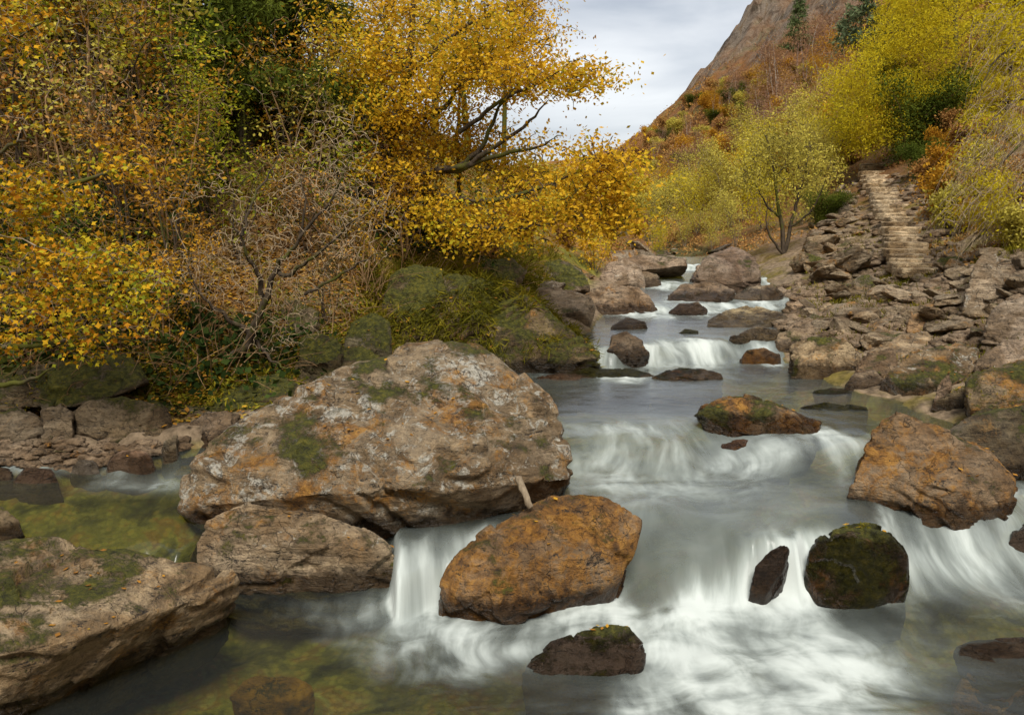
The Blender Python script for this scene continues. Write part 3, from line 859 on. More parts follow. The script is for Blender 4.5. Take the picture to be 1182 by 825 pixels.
rock("flat brown stone in the shallows at far left", [(14, 556), (30, 540), (60, 542), (68, 556), (40, 562)], .52, .4, level=5, wet=.52, tint=(.24, .165, .12))
rock("low stone at the left frame edge in the shallows", [(-20, 552), (-8, 538), (12, 541), (16, 553), (0, 558)], .52, .4, level=5, wet=.52, tint=(.25, .19, .14))
rock("upright grey stone between the shore and the huge boulder", [(186, 535), (188, 510), (204, 502), (206, 530), (198, 540)], .6, .3, level=5, wet=.5, tint=(.31, .27, .2))
rock("sloping grey rock leaning against the back of the huge boulder", [(192, 532), (206, 495), (240, 476), (280, 474), (260, 500), (225, 535)], .62, .7, lean=.45, level=6, lichen=.12, wet=.5, tint=(.26, .20, .145))
rock("long overhanging rock with dark hollow below, left bank", [(-60, 470), (-40, 428), (40, 418), (120, 410), (168, 416), (176, 438), (110, 466), (20, 472)], 1.15, 1.4, lean=.6, yf=9.1, sink=.02, level=6, rough=.085, moss=.62, lichen=.08, tint=(.14, .108, .062))
rock("weathered upright stump of rock under the overhang", [(48, 512), (50, 474), (70, 465), (84, 478), (82, 512)], .68, .4, level=6, rough=.09, tint=(.18, .135, .085), moss=.3)
rock("dark flat rock under the left end of the overhang", [(-30, 512), (-20, 484), (20, 470), (44, 482), (46, 510), (10, 520)], .68, .6, level=6, rough=.09, moss=.4, tint=(.14, .105, .065))
rock("moss covered block right of the bare thorn tree", [(344, 412), (348, 390), (370, 386), (396, 392), (394, 414), (365, 420)], 1.35, .7, yf=10.3, level=6, moss=.75, tint=(.13, .105, .05))
rock("moss covered hump behind the huge boulder's summit", [(396, 402), (404, 372), (428, 360), (450, 372), (452, 404)], 1.3, .8, yf=10.9, level=6, moss=.7, tint=(.12, .10, .05))
rock("moss edged boulder at the left frame edge in the side pool", [(-40, 590), (0, 583), (18, 592), (26, 612), (12, 628), (-40, 640)], .35, .5, level=6, moss=.46, wet=.48, tint=(.19, .14, .08))
rock("low mossy ledge on the shore below the thorn tree", [(160, 470), (190, 452), (250, 448), (330, 452), (340, 468), (260, 478)], .85, .7, lean=.5, level=6, moss=.68, rust=.1, tint=(.14, .11, .055))
rock("low leaf strewn ledge behind the shore stones", [(240, 462), (270, 438), (320, 430), (345, 445), (330, 462)], 1.0, .8, lean=.5, level=6, moss=.72, rust=.15, tint=(.13, .10, .05))

rock("broad mossy boulder half buried in the bank behind the huge grey one", [(335, 450), (340, 420), (372, 402), (420, 398), (440, 412), (430, 440), (380, 452)], 1.0, .9, lean=.5, yf=10.2, level=6, moss=.62, rust=.1, tint=(.16, .125, .065))
rock("dark mossy ledge in the bank above the shore, beneath the maple", [(-30, 440), (0, 405), (60, 392), (110, 398), (120, 425), (60, 440)], 1.5, 1.0, lean=.5, yf=10.2, level=6, moss=.5, tint=(.15, .115, .065))
rock("grey boulder showing through the thorn twigs on the left bank", [(300, 375), (312, 350), (345, 345), (368, 360), (362, 382), (325, 388)], 1.7, .8, lean=.4, yf=11.2, level=6, moss=.5, lichen=.15, tint=(.19, .145, .085))
rock("mossy boulder on the left bank below the oak trunk", [(440, 345), (450, 318), (480, 305), (515, 312), (522, 338), (480, 350)], 2.0, 1.0, lean=.5, yf=12.6, level=6, moss=.85, tint=(.14, .11, .055))
rock("flat mossy stone on the left bank beneath the oak's lowest branch", [(520, 318), (545, 298), (590, 298), (610, 312), (585, 328), (540, 330)], 1.9, 1.0, lean=.6, yf=14.6, level=6, moss=.55, lichen=.1, tint=(.21, .16, .09))
# --- loose stones of the shores and the scree, each a stone of its own
VARS = []
vr = np.random.default_rng(5)
for k in range(14):
    n = 12
    pts = vr.normal(size=(n, 3))
    pts /= np.linalg.norm(pts, axis=1)[:, None]
    flat = [(.5, .35, .14), (.5, .4, .22), (.5, .45, .32)][k % 3]
    pts = pts * np.array(flat) * vr.uniform(.85, 1.1, (n, 1))
    X, Fc = rock_geo(pts, 5, 300 + k, .06, 4, 90, .03, (.1, .1, 1), 22, .78)
    VARS.append((mesh_np("stone", X, Fc), X[:, 2].min()))
    VARS[-1][0].materials.append(M_ROCK)

def stone(name, label, cat, group, x, y, size, rng, tint, lichen=0., moss=0., rust=0., wet=-9., sink=.55, tilt=.35, z=None, slab=False):
    k = rng.integers(0, len(VARS))
    if slab:
        k = (k // 3) * 3 % len(VARS)
    me, zlo = VARS[k]
    o = D.objects.new(name, me)
    COL.objects.link(o)
    s = size * rng.uniform(.85, 1.15, 3)
    g = gz(x, y) if z is None else z
    o.location = (x, y, g - zlo * s[2] * (1 - sink) + 0.0)
    o.scale = s
    o.rotation_euler = (rng.normal(0, tilt * .7), rng.normal(0, tilt * .7), rng.uniform(0, 6.28))
    f = rng.uniform(.75, 1.2)
    w = rng.uniform(-.02, .02)
    o["tint"] = (tint[0] * f + w * .5, tint[1] * f, tint[2] * f - w * .5)
    o["lichen"], o["moss"], o["rust"], o["wet_z"] = lichen, moss, rust, wet
    tag(o, label, cat, group)
    return o

from bisect import bisect
def in_poly(px, py, poly):
    c = False
    n = len(poly)
    for i in range(n):
        (x1, y1), (x2, y2) = poly[i], poly[(i + 1) % n]
        if (y1 > py) != (y2 > py) and px < x1 + (py - y1) / (y2 - y1) * (x2 - x1):
            c = not c
    return c

def scatter_px(poly, n, rng, mind=0):     # points of the land seen inside an outline
    out = []
    xs_, ys_ = [p[0] for p in poly], [p[1] for p in poly]
    tries = 0
    while len(out) < n and tries < n * 30:
        tries += 1
        px, py = rng.uniform(min(xs_), max(xs_)), rng.uniform(min(ys_), max(ys_))
        if in_poly(px, py, poly) and all(abs(px - q[0]) + abs(py - q[1]) * 1.6 > mind for q in out):
            out.append((px, py))
    return out

PATH = np.array([ground(*p) for p in [(1058, 318), (1052, 304), (1044, 290), (1046, 274), (1040, 258), (1030, 244), (1022, 230), (1014, 216), (1008, 202), (1006, 194)]])
def near_path(g, r):
    best = 9e9
    for k in range(len(PATH) - 1):
        for u in (0, .2, .4, .6, .8, 1):
            q = PATH[k] + (PATH[k + 1] - PATH[k]) * u
            best = min(best, (q[0] - g[0]) ** 2 + (q[1] - g[1]) ** 2)
    return best < r * r
rs = np.random.default_rng(77)
def scree(poly, n, sizes, mind, label, group, tint, name="scree_stone", cat="stone", slabs=.6, **kw):
    for px, py in scatter_px(poly, n, rs, mind):
        g = ground(px, py)
        if near_path(g, .95):
            continue
        sz = rs.uniform(*sizes) * (.85 if rs.random() < .8 else 1.3)
        stone(name, label, cat, group, g[0], g[1], sz, rs, tint, lichen=float(rs.choice([0, .1, .25])), moss=float(rs.choice([0, 0, .2, .4])), rust=float(rs.choice([0, 0, .2, .38])), slab=rs.random() < slabs, **kw)

scree([(932, 262), (985, 205), (1020, 300), (1060, 330), (960, 352), (930, 320)], 80, (.55, 1.2), 9, "brown slab in the scree below and left of the stone steps", "scree slabs below the stone steps", (.235, .18, .115))
scree([(1048, 200), (1075, 195), (1085, 275), (1110, 300), (1050, 335), (1035, 300)], 45, (.5, 1.0), 9, "brown slab in the scree right of the stone steps", "scree slabs right of the stone steps", (.235, .18, .115))
scree([(930, 345), (1060, 325), (1120, 300), (1182, 300), (1182, 340), (1130, 385), (1000, 405), (975, 390), (900, 375)], 85, (.4, .95), 11, "tan stone among the boulders of the right bank", "loose stones on the right bank", (.26, .20, .13), slabs=.1)
scree([(960, 440), (1000, 405), (1182, 380), (1182, 470), (1090, 470), (1000, 450)], 20, (.2, .45), 14, "small tan stone packed between the big slabs of the right bank", "small stones between the right bank slabs", (.25, .195, .125), slabs=0)
scree([(850, 335), (905, 330), (935, 350), (900, 372), (862, 365)], 16, (.5, .9), 12, "brown stone at the river's edge where it bends", "stones at the river bend", (.25, .18, .12))
scree([(0, 520), (80, 520), (180, 522), (215, 540), (120, 552), (0, 548)], 20, (.12, .28), 15, "small rounded stone of the left shore shingle", "shingle stones on the left shore", (.26, .20, .145), name="shore_stone")
scree([(700, 292), (800, 288), (860, 290), (860, 312), (790, 312), (740, 322), (690, 318)], 22, (.7, 1.4), 9, "grey brown rock heaped where the river goes out of sight", "rocks heaped at the far end of the river", (.24, .19, .135))
scree([(600, 320), (690, 318), (690, 335), (660, 350), (600, 350)], 12, (.4, .9), 10, "broken grey stone beside the split brown boulder", "broken stones on the left bank", (.25, .19, .13))

# --- small stones nobody could count: gravel between the slabs of the scree
gv = np.random.default_rng(9)
Vs, Fs, off = [], [], 0
bV, bF = ico(2)
for poly, n in (([(932, 262), (985, 205), (1075, 195), (1110, 300), (1182, 290), (1182, 420), (1000, 425), (880, 370), (930, 320)], 1500), ([(0, 512), (215, 512), (215, 548), (0, 552)], 220), ([(840, 330), (930, 330), (930, 380), (860, 372)], 120)):
    for px, py in scatter_px(poly, n, gv):
        g = ground(px, py)
        s = gv.uniform(.06, .16) * (1 if g[1] > 12 else .6)
        v = bV * gv.uniform(.7, 1.3, (len(bV), 1)) * s * np.array([1.2, .9, .5])
        a = gv.uniform(0, 6.28)
        v = np.stack([v[:, 0] * math.cos(a) - v[:, 1] * math.sin(a), v[:, 0] * math.sin(a) + v[:, 1] * math.cos(a), v[:, 2]], 1)
        Vs.append(v + g)
        Fs.append(bF + off)
        off += len(bV)
o = link("gravel", mesh_np("gravel", np.concatenate(Vs), np.concatenate(Fs)), mat=M_ROCK)
o["tint"] = (.24, .175, .115)
o["wet_z"] = -9.0
o["lichen"], o["moss"], o["rust"] = .1, 0., 0.
tag(o, "small broken stones and gravel filling the gaps of the scree and shore", "gravel", kind="stuff")

# --- the stone steps climbing the scree
steps = empty("stone_steps", ground(1040, 296), "worn stone staircase climbing the scree on the right bank", "steps")
st = np.random.default_rng(3)
W = PATH
N = 26
for k in range(N):
    u = k / (N - 1) * (len(W) - 1)
    i = min(int(u), len(W) - 2)
    c = W[i] + (W[i + 1] - W[i]) * (u - i)
    w = st.uniform(.40, .56)
    hh, dd = st.uniform(.09, .13), st.uniform(.24, .36)
    pts = np.array([(sx * w * st.uniform(.9, 1.05), sy * dd, sz * hh) for sx in (-1, 1) for sy in (-1, 1) for sz in (-1, 1)])
    X, Fc = rock_geo(pts, 4, 500 + k, .03, 2, 50, .02, (0, 0, 1), 20, .9)
    a = st.normal(0, .2)
    X = np.stack([X[:, 0] * math.cos(a) - X[:, 1] * math.sin(a), X[:, 0] * math.sin(a) + X[:, 1] * math.cos(a), X[:, 2]], 1)
    o = link("step", mesh_np("step", X, Fc), parent=steps, mat=M_ROCK, loc=c + np.array([0, 0, .06]) - np.array(steps.location))
    f = st.uniform(.85, 1.15)
    o["tint"] = (.50 * f, .39 * f, .25 * f)
    o["lichen"], o["moss"], o["rust"], o["wet_z"] = .1, 0., 0., -9.
# ------------------------------------------------------------------ plants
def leaf_mat(name, stops, transl=.35, rough=.6, nscale=1.2, namt=.5):
    t = NT(name)
    geo = t.n("ShaderNodeNewGeometry")
    ri = geo.outputs["Random Per Island"]
    nn = t.noise(geo.outputs["Position"], nscale, 3)
    f = t.math('ADD', t.math('MULTIPLY', ri, 1 - namt), t.math('MULTIPLY', t.ss(nn, .3, .7), namt))
    col = t.ramp(f, stops)
    d = t.n("ShaderNodeBsdfDiffuse")
    t.set(d.inputs[0], col)
    tl = t.n("ShaderNodeBsdfTranslucent")
    t.set(tl.inputs[0], col)
    m = t.n("ShaderNodeMixShader")
    m.inputs[0].default_value = transl
    t.t.links.new(d.outputs[0], m.inputs[1])
    t.t.links.new(tl.outputs[0], m.inputs[2])
    return t.done(m.outputs[0])

def bark_mat(name, c1, c2, moss=0.0):
    t = NT(name)
    geo = t.n("ShaderNodeNewGeometry")
    pos = geo.outputs["Position"]
    n1 = t.noise(t.vmul(pos, (18, 18, 5)), 1.0, 6, .65)
    col = t.ramp(n1, [(.32, c1), (.66, c2)])
    if moss:
        col = t.mix(t.ss(t.noise(pos, 2.2, 6, .6), .62 - moss * .25, .74 - moss * .25), col, (.075, .075, .014))
    b = t.n("ShaderNodeBsdfPrincipled")
    t.set(b.inputs["Base Color"], col)
    b.inputs["Roughness"].default_value = .9
    b.inputs["Specular IOR Level"].default_value = .15
    t.set(b.inputs["Normal"], t.bump(n1, .7, .02))
    return t.done(b.outputs[0])

GOLD = leaf_mat("oak_leaf_gold", [(0, (.40, .32, .025)), (.2, (.62, .36, .022)), (.42, (.68, .40, .028)), (.62, (.66, .44, .032)), (.82, (.46, .42, .03)), (1, (.70, .34, .025))], .45, nscale=.9)
MAPLE = leaf_mat("maple_leaf_yellow", [(0, (.10, .13, .018)), (.22, (.24, .26, .022)), (.42, (.50, .38, .024)), (.62, (.60, .32, .02)), (.82, (.40, .15, .014)), (1, (.15, .20, .022))], namt=.4, nscale=2.2)
GREEN = leaf_mat("hazel_leaf_green", [(0, (.12, .15, .018)), (.4, (.24, .28, .022)), (.7, (.40, .38, .028)), (1, (.54, .44, .03))], .42)
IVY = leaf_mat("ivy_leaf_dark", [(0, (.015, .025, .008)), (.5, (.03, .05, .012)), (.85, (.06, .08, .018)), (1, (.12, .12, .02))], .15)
LARCH = leaf_mat("larch_needle_yellow", [(0, (.28, .25, .018)), (.3, (.50, .42, .022)), (.6, (.66, .52, .026)), (.85, (.56, .47, .03)), (1, (.34, .36, .035))], .5, nscale=.5)
WILLOW = leaf_mat("willow_leaf_olive", [(0, (.27, .22, .05)), (.35, (.44, .37, .07)), (.65, (.54, .47, .08)), (1, (.48, .33, .08))], nscale=.5)
RUSSET = leaf_mat("bracken_russet", [(0, (.17, .085, .035)), (.3, (.32, .165, .055)), (.6, (.42, .22, .065)), (.8, (.34, .235, .08)), (1, (.24, .20, .06))], .25, nscale=.25)
BROWNL = leaf_mat("fallen_leaf_brown", [(0, (.12, .06, .02)), (.35, (.26, .12, .028)), (.65, (.40, .19, .03)), (.88, (.52, .30, .03)), (1, (.22, .20, .03))], .2, nscale=1.0)
MOSSL = leaf_mat("moss_frond", [(0, (.09, .085, .01)), (.4, (.21, .19, .018)), (.75, (.35, .30, .028)), (1, (.44, .33, .03))], .3, nscale=1.5)
PINEL = leaf_mat("pine_needle", [(0, (.06, .095, .035)), (.5, (.11, .15, .055)), (1, (.18, .21, .075))], .2, nscale=.4)
BLUEP = leaf_mat("blue_green_needle", [(0, (.08, .12, .06)), (.5, (.14, .18, .09)), (1, (.20, .24, .11))], .2, nscale=.4)
PURPLE = leaf_mat("birch_twig_haze", [(0, (.18, .10, .07)), (.5, (.30, .17, .10)), (.85, (.38, .23, .10)), (1, (.42, .28, .07))], .2, nscale=.2)
AMBER = leaf_mat("amber_leaf", [(0, (.26, .12, .018)), (.5, (.46, .23, .022)), (.8, (.52, .31, .03)), (1, (.32, .24, .035))], nscale=.3)
MOSSD = leaf_mat("moss_tuft_dark", [(0, (.04, .04, .006)), (.4, (.11, .10, .010)), (.75, (.21, .175, .016)), (1, (.29, .20, .02))], .3, nscale=1.5)
FIR = leaf_mat("fir_needle_dark", [(0, (.035, .05, .008)), (.5, (.075, .095, .014)), (.85, (.13, .15, .02)), (1, (.20, .19, .025))], .2, nscale=.8)
TWIG = bark_mat("twig_grey_brown", (.10, .072, .045), (.30, .235, .16))
PALETWIG = bark_mat("twig_pale", (.17, .125, .075), (.42, .32, .20))
BRUSH = bark_mat("brush_brown", (.12, .07, .032), (.34, .21, .10))
BARK = bark_mat("bark_dark_oak", (.022, .016, .011), (.095, .07, .046), .5)
BARKM = bark_mat("bark_mossy", (.03, .024, .014), (.12, .095, .06), 1.0)
BIRCHB = bark_mat("bark_birch_pale", (.30, .25, .2), (.58, .52, .45))
PINEB = bark_mat("bark_pine", (.16, .095, .06), (.34, .23, .16))

class Geo:
    def __init__(self):
        self.V, self.F, self.n = [], [], 0
    def add(self, V, Fc):
        self.V.append(V)
        self.F.append(Fc + self.n)
        self.n += len(V)
    def tube(self, pts, rad, sides=4):
        pts = np.asarray(pts, float)
        n = len(pts)
        rad = np.asarray(rad, float)
        T = np.gradient(pts, axis=0)
        T /= np.linalg.norm(T, axis=1)[:, None] + 1e-9
        ref = np.array([0.31, .17, .93]) if abs(T[0, 2]) < .85 else np.array([.95, .2, .1])
        U = np.cross(T, ref)
        U /= np.linalg.norm(U, axis=1)[:, None] + 1e-9
        W = np.cross(T, U)
        a = np.arange(sides) * 2 * math.pi / sides
        V = pts[:, None] + rad[:, None, None] * (np.cos(a)[None, :, None] * U[:, None] + np.sin(a)[None, :, None] * W[:, None])
        i = np.arange(n - 1)[:, None] * sides
        j = np.arange(sides)[None]
        k = (j + 1) % sides
        Fc = np.stack([i + j, i + k, i + sides + k, i + sides + j], 2).reshape(-1, 4)
        self.add(V.reshape(-1, 3), Fc)
    def obj(self, name, mat, parent=None, origin=(0, 0, 0), kind=None, smooth=True):
        if not self.V:
            return None
        m = mesh_np(name, np.concatenate(self.V) - np.asarray(origin, float), np.concatenate(self.F), smooth)
        return link(name, m, parent, mat)

def crown_obj(parts, parent=None, origin=(0, 0, 0)):
    """leaves and the fine twigs that carry them: one crown, each with its own material"""
    parts = [(g, m) for g, m in parts if g is not None and g.V]
    V, Fc, mi, off = [], [], [], 0
    for k, (g, m) in enumerate(parts):
        v, f = np.concatenate(g.V), np.concatenate(g.F)
        V.append(v)
        Fc.append(f + off)
        mi.append(np.full(len(f), k, np.int32))
        off += len(v)
    me = mesh_np("crown", np.concatenate(V) - np.asarray(origin, float), np.concatenate(Fc))
    for g, m in parts:
        me.materials.append(m)
    me.polygons.foreach_set("material_index", np.concatenate(mi))
    return link("crown", me, parent)

def leaves(g, P, size, rng, aspect=.55, flat=.6, droop=None, lobed=False, jitter=.35):
    """many single leaves at points P; flat pulls them towards lying level"""
    n = len(P)
    if n == 0:
        return
    N = rng.normal(size=(n, 3))
    N /= np.linalg.norm(N, axis=1)[:, None]
    N = N * (1 - flat) + np.array([0, 0, 1.0]) * flat
    N /= np.linalg.norm(N, axis=1)[:, None]
    A = rng.normal(size=(n, 3))
    if droop is not None:
        A = A * (1 - abs(droop)) + np.array([0, 0, -1.0]) * droop
    A = A - (A * N).sum(1)[:, None] * N
    A /= np.linalg.norm(A, axis=1)[:, None] + 1e-9
    B = np.cross(N, A)
    s = size * rng.uniform(1 - jitter, 1 + jitter, n)[:, None]
    if not lobed:
        b = aspect * .5
        V = np.stack([P, P + s * (A * .5 + B * b - N * .06), P + s * (A - N * .14), P + s * (A * .45 - B * b - N * .06)], 1)
        Fc = np.arange(n * 4).reshape(n, 4)
    else:
        pr = [(0, 0, 0), (.30, .34, -.03), (.46, .56, -.10), (.55, .22, -.02), (1.0, 0.0, -.16), (.55, -.22, -.02), (.46, -.56, -.10), (.30, -.34, -.03)]
        V = np.stack([P + s * (A * a + B * b + N * c) for a, b, c in pr], 1)
        base = np.arange(n)[:, None] * 8
        Fc = np.concatenate([base + np.array([0, 1, 2, 3]), base + np.array([0, 3, 4, 5]), base + np.array([0, 5, 6, 7])])
    g.add(V.reshape(-1, 3), Fc)

def sprays(centres, per, radius, rng, thick=.35):
    n = len(centres)
    d = rng.normal(size=(n, per, 3)) * .6
    d[:, :, 2] *= thick
    return (centres[:, None] + d * radius).reshape(-1, 3)

def connect(limbs, targets, g, rng, r0=.010, step=.22, wig=.16, sides=3, rmax=.03, grow=.0035):
    """join every target to the nearest wood there is by a wandering twig; twigs grow from twigs"""
    nodes = np.concatenate([np.asarray(l, float) for l in limbs])
    order = np.argsort([np.min(((nodes - p) ** 2).sum(1)) for p in targets])
    cap = len(nodes) + len(targets) * 9 + 10
    buf = np.zeros((cap, 3))
    buf[:len(nodes)] = nodes
    k = len(nodes)
    for i in order:
        p = targets[i]
        d2 = ((buf[:k] - p) ** 2).sum(1)
        j = int(np.argmin(d2))
        L = math.sqrt(d2[j])
        if L < 1e-3:
            continue
        m = int(min(8, max(3, L / step)))
        u = np.linspace(0, 1, m + 1)[:, None]
        off = np.cumsum(rng.normal(0, wig * L / m, (m + 1, 3)), 0)
        off = (off - off[0]) - u * (off[-1] - off[0]) * .6
        off[:, 2] += (np.sin(u[:, 0] * math.pi) * .10 * L)
        pts = buf[j] + (p - buf[j]) * u + off
        ra = min(rmax, r0 + grow * L * 3)
        g.tube(pts, np.linspace(ra, r0 * .35, m + 1), sides)
        add = min(m, cap - k)
        buf[k:k + add] = pts[1:1 + add]
        k += add

def smooth_line(pts, n=14, wig=0.0, rng=None):
    pts = np.asarray(pts, float)
    u = np.linspace(0, len(pts) - 1, n)
    i = np.clip(u.astype(int), 0, len(pts) - 2)
    f = u - i
    p0 = pts[np.clip(i - 1, 0, None)]
    p1, p2 = pts[i], pts[i + 1]
    p3 = pts[np.clip(i + 2, None, len(pts) - 1)]
    f = f[:, None]
    out = .5 * (2 * p1 + (p2 - p0) * f + (2 * p0 - 5 * p1 + 4 * p2 - p3) * f ** 2 + (3 * p1 - p0 - 3 * p2 + p3) * f ** 3)
    if wig and rng is not None:
        out[1:] += rng.normal(0, wig, (n - 1, 3))
    return out

def blob_points(blobs, rng, gap=0.0, gscale=1.6):
    """points in lumps given by where they are seen (px, py), how far off, half sizes in px / px / metres and a count"""
    out = []
    for px, py, y, rx, ry, rz, n in blobs:
        c = Wy(px, py, y)
        dep = y * CP
        e = np.array([rx / F * dep, rz, ry / F * dep])
        q = rng.normal(size=(n * 2, 3))
        q /= np.linalg.norm(q, axis=1)[:, None]
        q = q * rng.uniform(0, 1, (n * 2, 1)) ** .45
        P = c + q * e
        if gap > 0:
            P = P[fbm(P * gscale, 2, 33) > -.5 + gap]
        out.append(P[:n])
    return np.concatenate(out)

pr = np.random.default_rng(21)

# --- the golden oak leaning over the river from the left bank
def limb(spec, y0, y1, r0, r1, g, sides=7, n=16):
    k = len(spec)
    pts = [Wy(px, py, y0 + (y1 - y0) * i / (k - 1)) for i, (px, py) in enumerate(spec)]
    P = smooth_line(pts, n, .012, pr)
    g.tube(P, r1 * .25 + (r0 - r1 * .25) * (1 - np.linspace(0, 1, n)) ** .8, sides)
    return P
base = ground(432, 262)
oak = empty("oak_tree", base, "golden leaved oak leaning out over the river from the left bank", "tree")
g = Geo()
y = base[1]
L = []
L.append(limb([(428, 290), (434, 240), (437, 205), (446, 175), (462, 130), (470, 80), (476, 20), (480, -60)], y, y + .2, .17, .05, g, 9, 24))
L.append(limb([(436, 232), (450, 214), (475, 205), (502, 197), (540, 190), (568, 172), (598, 152), (618, 132), (634, 114)], y, y - 1.6, .075, .018, g, 7, 24))
L.append(limb([(502, 197), (530, 196), (556, 184), (590, 176), (622, 170), (640, 160)], y - .5, y - 1.5, .06, .015, g))
L.append(limb([(520, 196), (545, 182), (562, 160), (572, 132), (590, 108), (612, 82)], y - .6, y - 1.2, .05, .012, g))
L.append(limb([(478, 142), (500, 132), (518, 120), (526, 104), (540, 90)], y, y - .8, .06, .02, g))
L.append(limb([(530, 152), (560, 132), (590, 110), (625, 95), (655, 75)], y - .7, y - 1.8, .04, .012, g))
L.append(limb([(560, 232), (590, 228), (620, 218), (650, 206), (690, 192)], y - 1.0, y - 2.2, .045, .012, g))
L.append(limb([(470, 215), (520, 228), (560, 232)], y - .1, y - 1.0, .07, .045, g))
L.append(limb([(520, 258), (560, 264), (600, 263), (640, 256), (675, 246)], y - .9, y - 2.1, .04, .012, g))
L.append(limb([(440, 225), (480, 248), (520, 258)], y, y - .9, .07, .04, g))
L.append(limb([(446, 175), (430, 150), (436, 110), (446, 60), (440, 0)], y, y + .6, .07, .02, g))
L.append(limb([(437, 205), (410, 170), (392, 120), (385, 60)], y, y + .5, .06, .02, g))
L.append(limb([(470, 90), (500, 60), (540, 30), (580, 10)], y, y - .8, .05, .015, g))
L.append(limb([(470, 80), (450, 40), (430, 0)], y, y + .3, .05, .015, g))
L.append(limb([(531, 290), (530, 220), (528, 150), (532, 90), (536, 20)], y + .8, y + .9, .05, .025, g))
g.obj("trunk", BARK, oak, base)
blobs = [(500, 168, y + .7, 85, 42, .5, 190), (575, 188, y + .6, 65, 30, .4, 100), (600, 208, y - .5, 55, 18, .5, 50), (445, 165, y + .5, 50, 45, .6, 90), (470, 45, y, 85, 60, 1.5, 400), (560, 30, y - .5, 65, 40, 1.3, 300), (590, 22, y - .9, 30, 26, .8, 70), (420, 40, y + .3, 55, 60, 1.2, 200), (540, 95, y - .4, 80, 42, 1.2, 330), (620, 92, y - 1.2, 60, 24, .9, 150),
         (668, 98, y - 1.6, 36, 28, .7, 90), (690, 108, y - 1.7, 18, 14, .4, 24), (480, 130, y - .2, 70, 45, 1.2, 260), (560, 142, y + .2, 45, 22, .6, 40), (625, 165, y - 1.4, 45, 14, .5, 14),
         (690, 190, y - 2.0, 45, 35, .8, 150), (650, 225, y - 1.8, 75, 32, .9, 150), (715, 205, y - 2.2, 24, 30, .5, 50), (670, 255, y - 2.0, 60, 22, .7, 90), (580, 255, y - 1.2, 70, 30, .8, 110), (500, 245, y - .8, 60, 28, .7, 110),
         (470, 200, y - .2, 60, 30, 1.0, 120), (540, 282, y - 1.1, 60, 16, .5, 30), (620, 280, y - 1.6, 50, 14, .5, 24), (705, 255, y - 2.1, 34, 26, .5, 50), (400, 110, y + .4, 50, 50, 1.0, 130), (625, 50, y - 1.2, 20, 16, .4, 14)]
C = blob_points(blobs, pr, .44, 1.7)
g = Geo()
connect(L, C, g, pr, .010, .25, .15, 3, .030)
gtw = g
g = Geo()
leaves(g, sprays(C, 16, .42, pr, .26), .060, pr, .62, .5, jitter=.5)
crown_obj([(gtw, BARK), (g, GOLD)], oak, base)

# --- the yellow maple reaching in from the left edge, close to the viewer
base = ground(-95, 470)
mp_ = empty("maple_tree", base, "yellow and green leaved maple reaching in from the left edge above the shore", "tree")
g = Geo()
y = base[1]
L = [limb([(-105, 480), (-100, 380), (-88, 280), (-70, 180), (-60, 80), (-55, -40)], y, y, .13, .05, g, 9, 20),
     limb([(-95, 330), (-40, 270), (20, 235), (80, 215), (130, 200), (165, 190)], y, y - .9, .05, .010, g),
     limb([(-98, 360), (-40, 330), (30, 312), (100, 300), (170, 318)], y, y - 1.2, .05, .008, g),
     limb([(-100, 420), (-30, 405), (40, 398), (110, 390), (180, 395)], y, y - 1.0, .04, .006, g),
     limb([(-90, 290), (-30, 200), (10, 170), (40, 160)], y, y - .5, .04, .01, g),
     limb([(-65, 130), (-20, 80), (20, 45), (50, 25)], y, y - .5, .04, .01, g),
     limb([(-100, 440), (-20, 442), (30, 440), (60, 424)], y - .4, y - .8, .045, .015, g)]
g.obj("trunk", BARKM, mp_, base)
blobs = [(20, 215, y - .4, 55, 35, .5, 45), (60, 235, y - .5, 60, 28, .5, 55), (140, 190, y - .9, 30, 14, .3, 18), (165, 205, y - .9, 18, 22, .3, 16), (30, 285, y - .5, 60, 45, .6, 55), (90, 300, y - .8, 60, 40, .6, 60),
         (140, 315, y - 1.0, 45, 35, .5, 50), (60, 350, y - .7, 75, 35, .6, 80), (150, 360, y - 1.1, 40, 30, .4, 36), (100, 395, y - .9, 30, 25, .3, 26), (15, 395, y - .4, 50, 18, .4, 22), (25, 60, y - .4, 30, 26, .4, 14), (15, 20, y - .4, 40, 30, .4, 34), (10, 130, y - .4, 35, 20, .4, 9),
         (180, 330, y - 1.2, 22, 20, .3, 12), (60, 270, y - .5, 100, 60, .8, 12)]
C = blob_points(blobs, pr, .2, 2.4)
g = Geo()
connect(L, C, g, pr, .0045, .2, .15, 3, .014)
gtw = g
g = Geo()
leaves(g, sprays(C, 10, .22, pr, .5), .052, pr, .7, .5, lobed=True)
crown_obj([(gtw, TWIG), (g, MAPLE)], mp_, base)

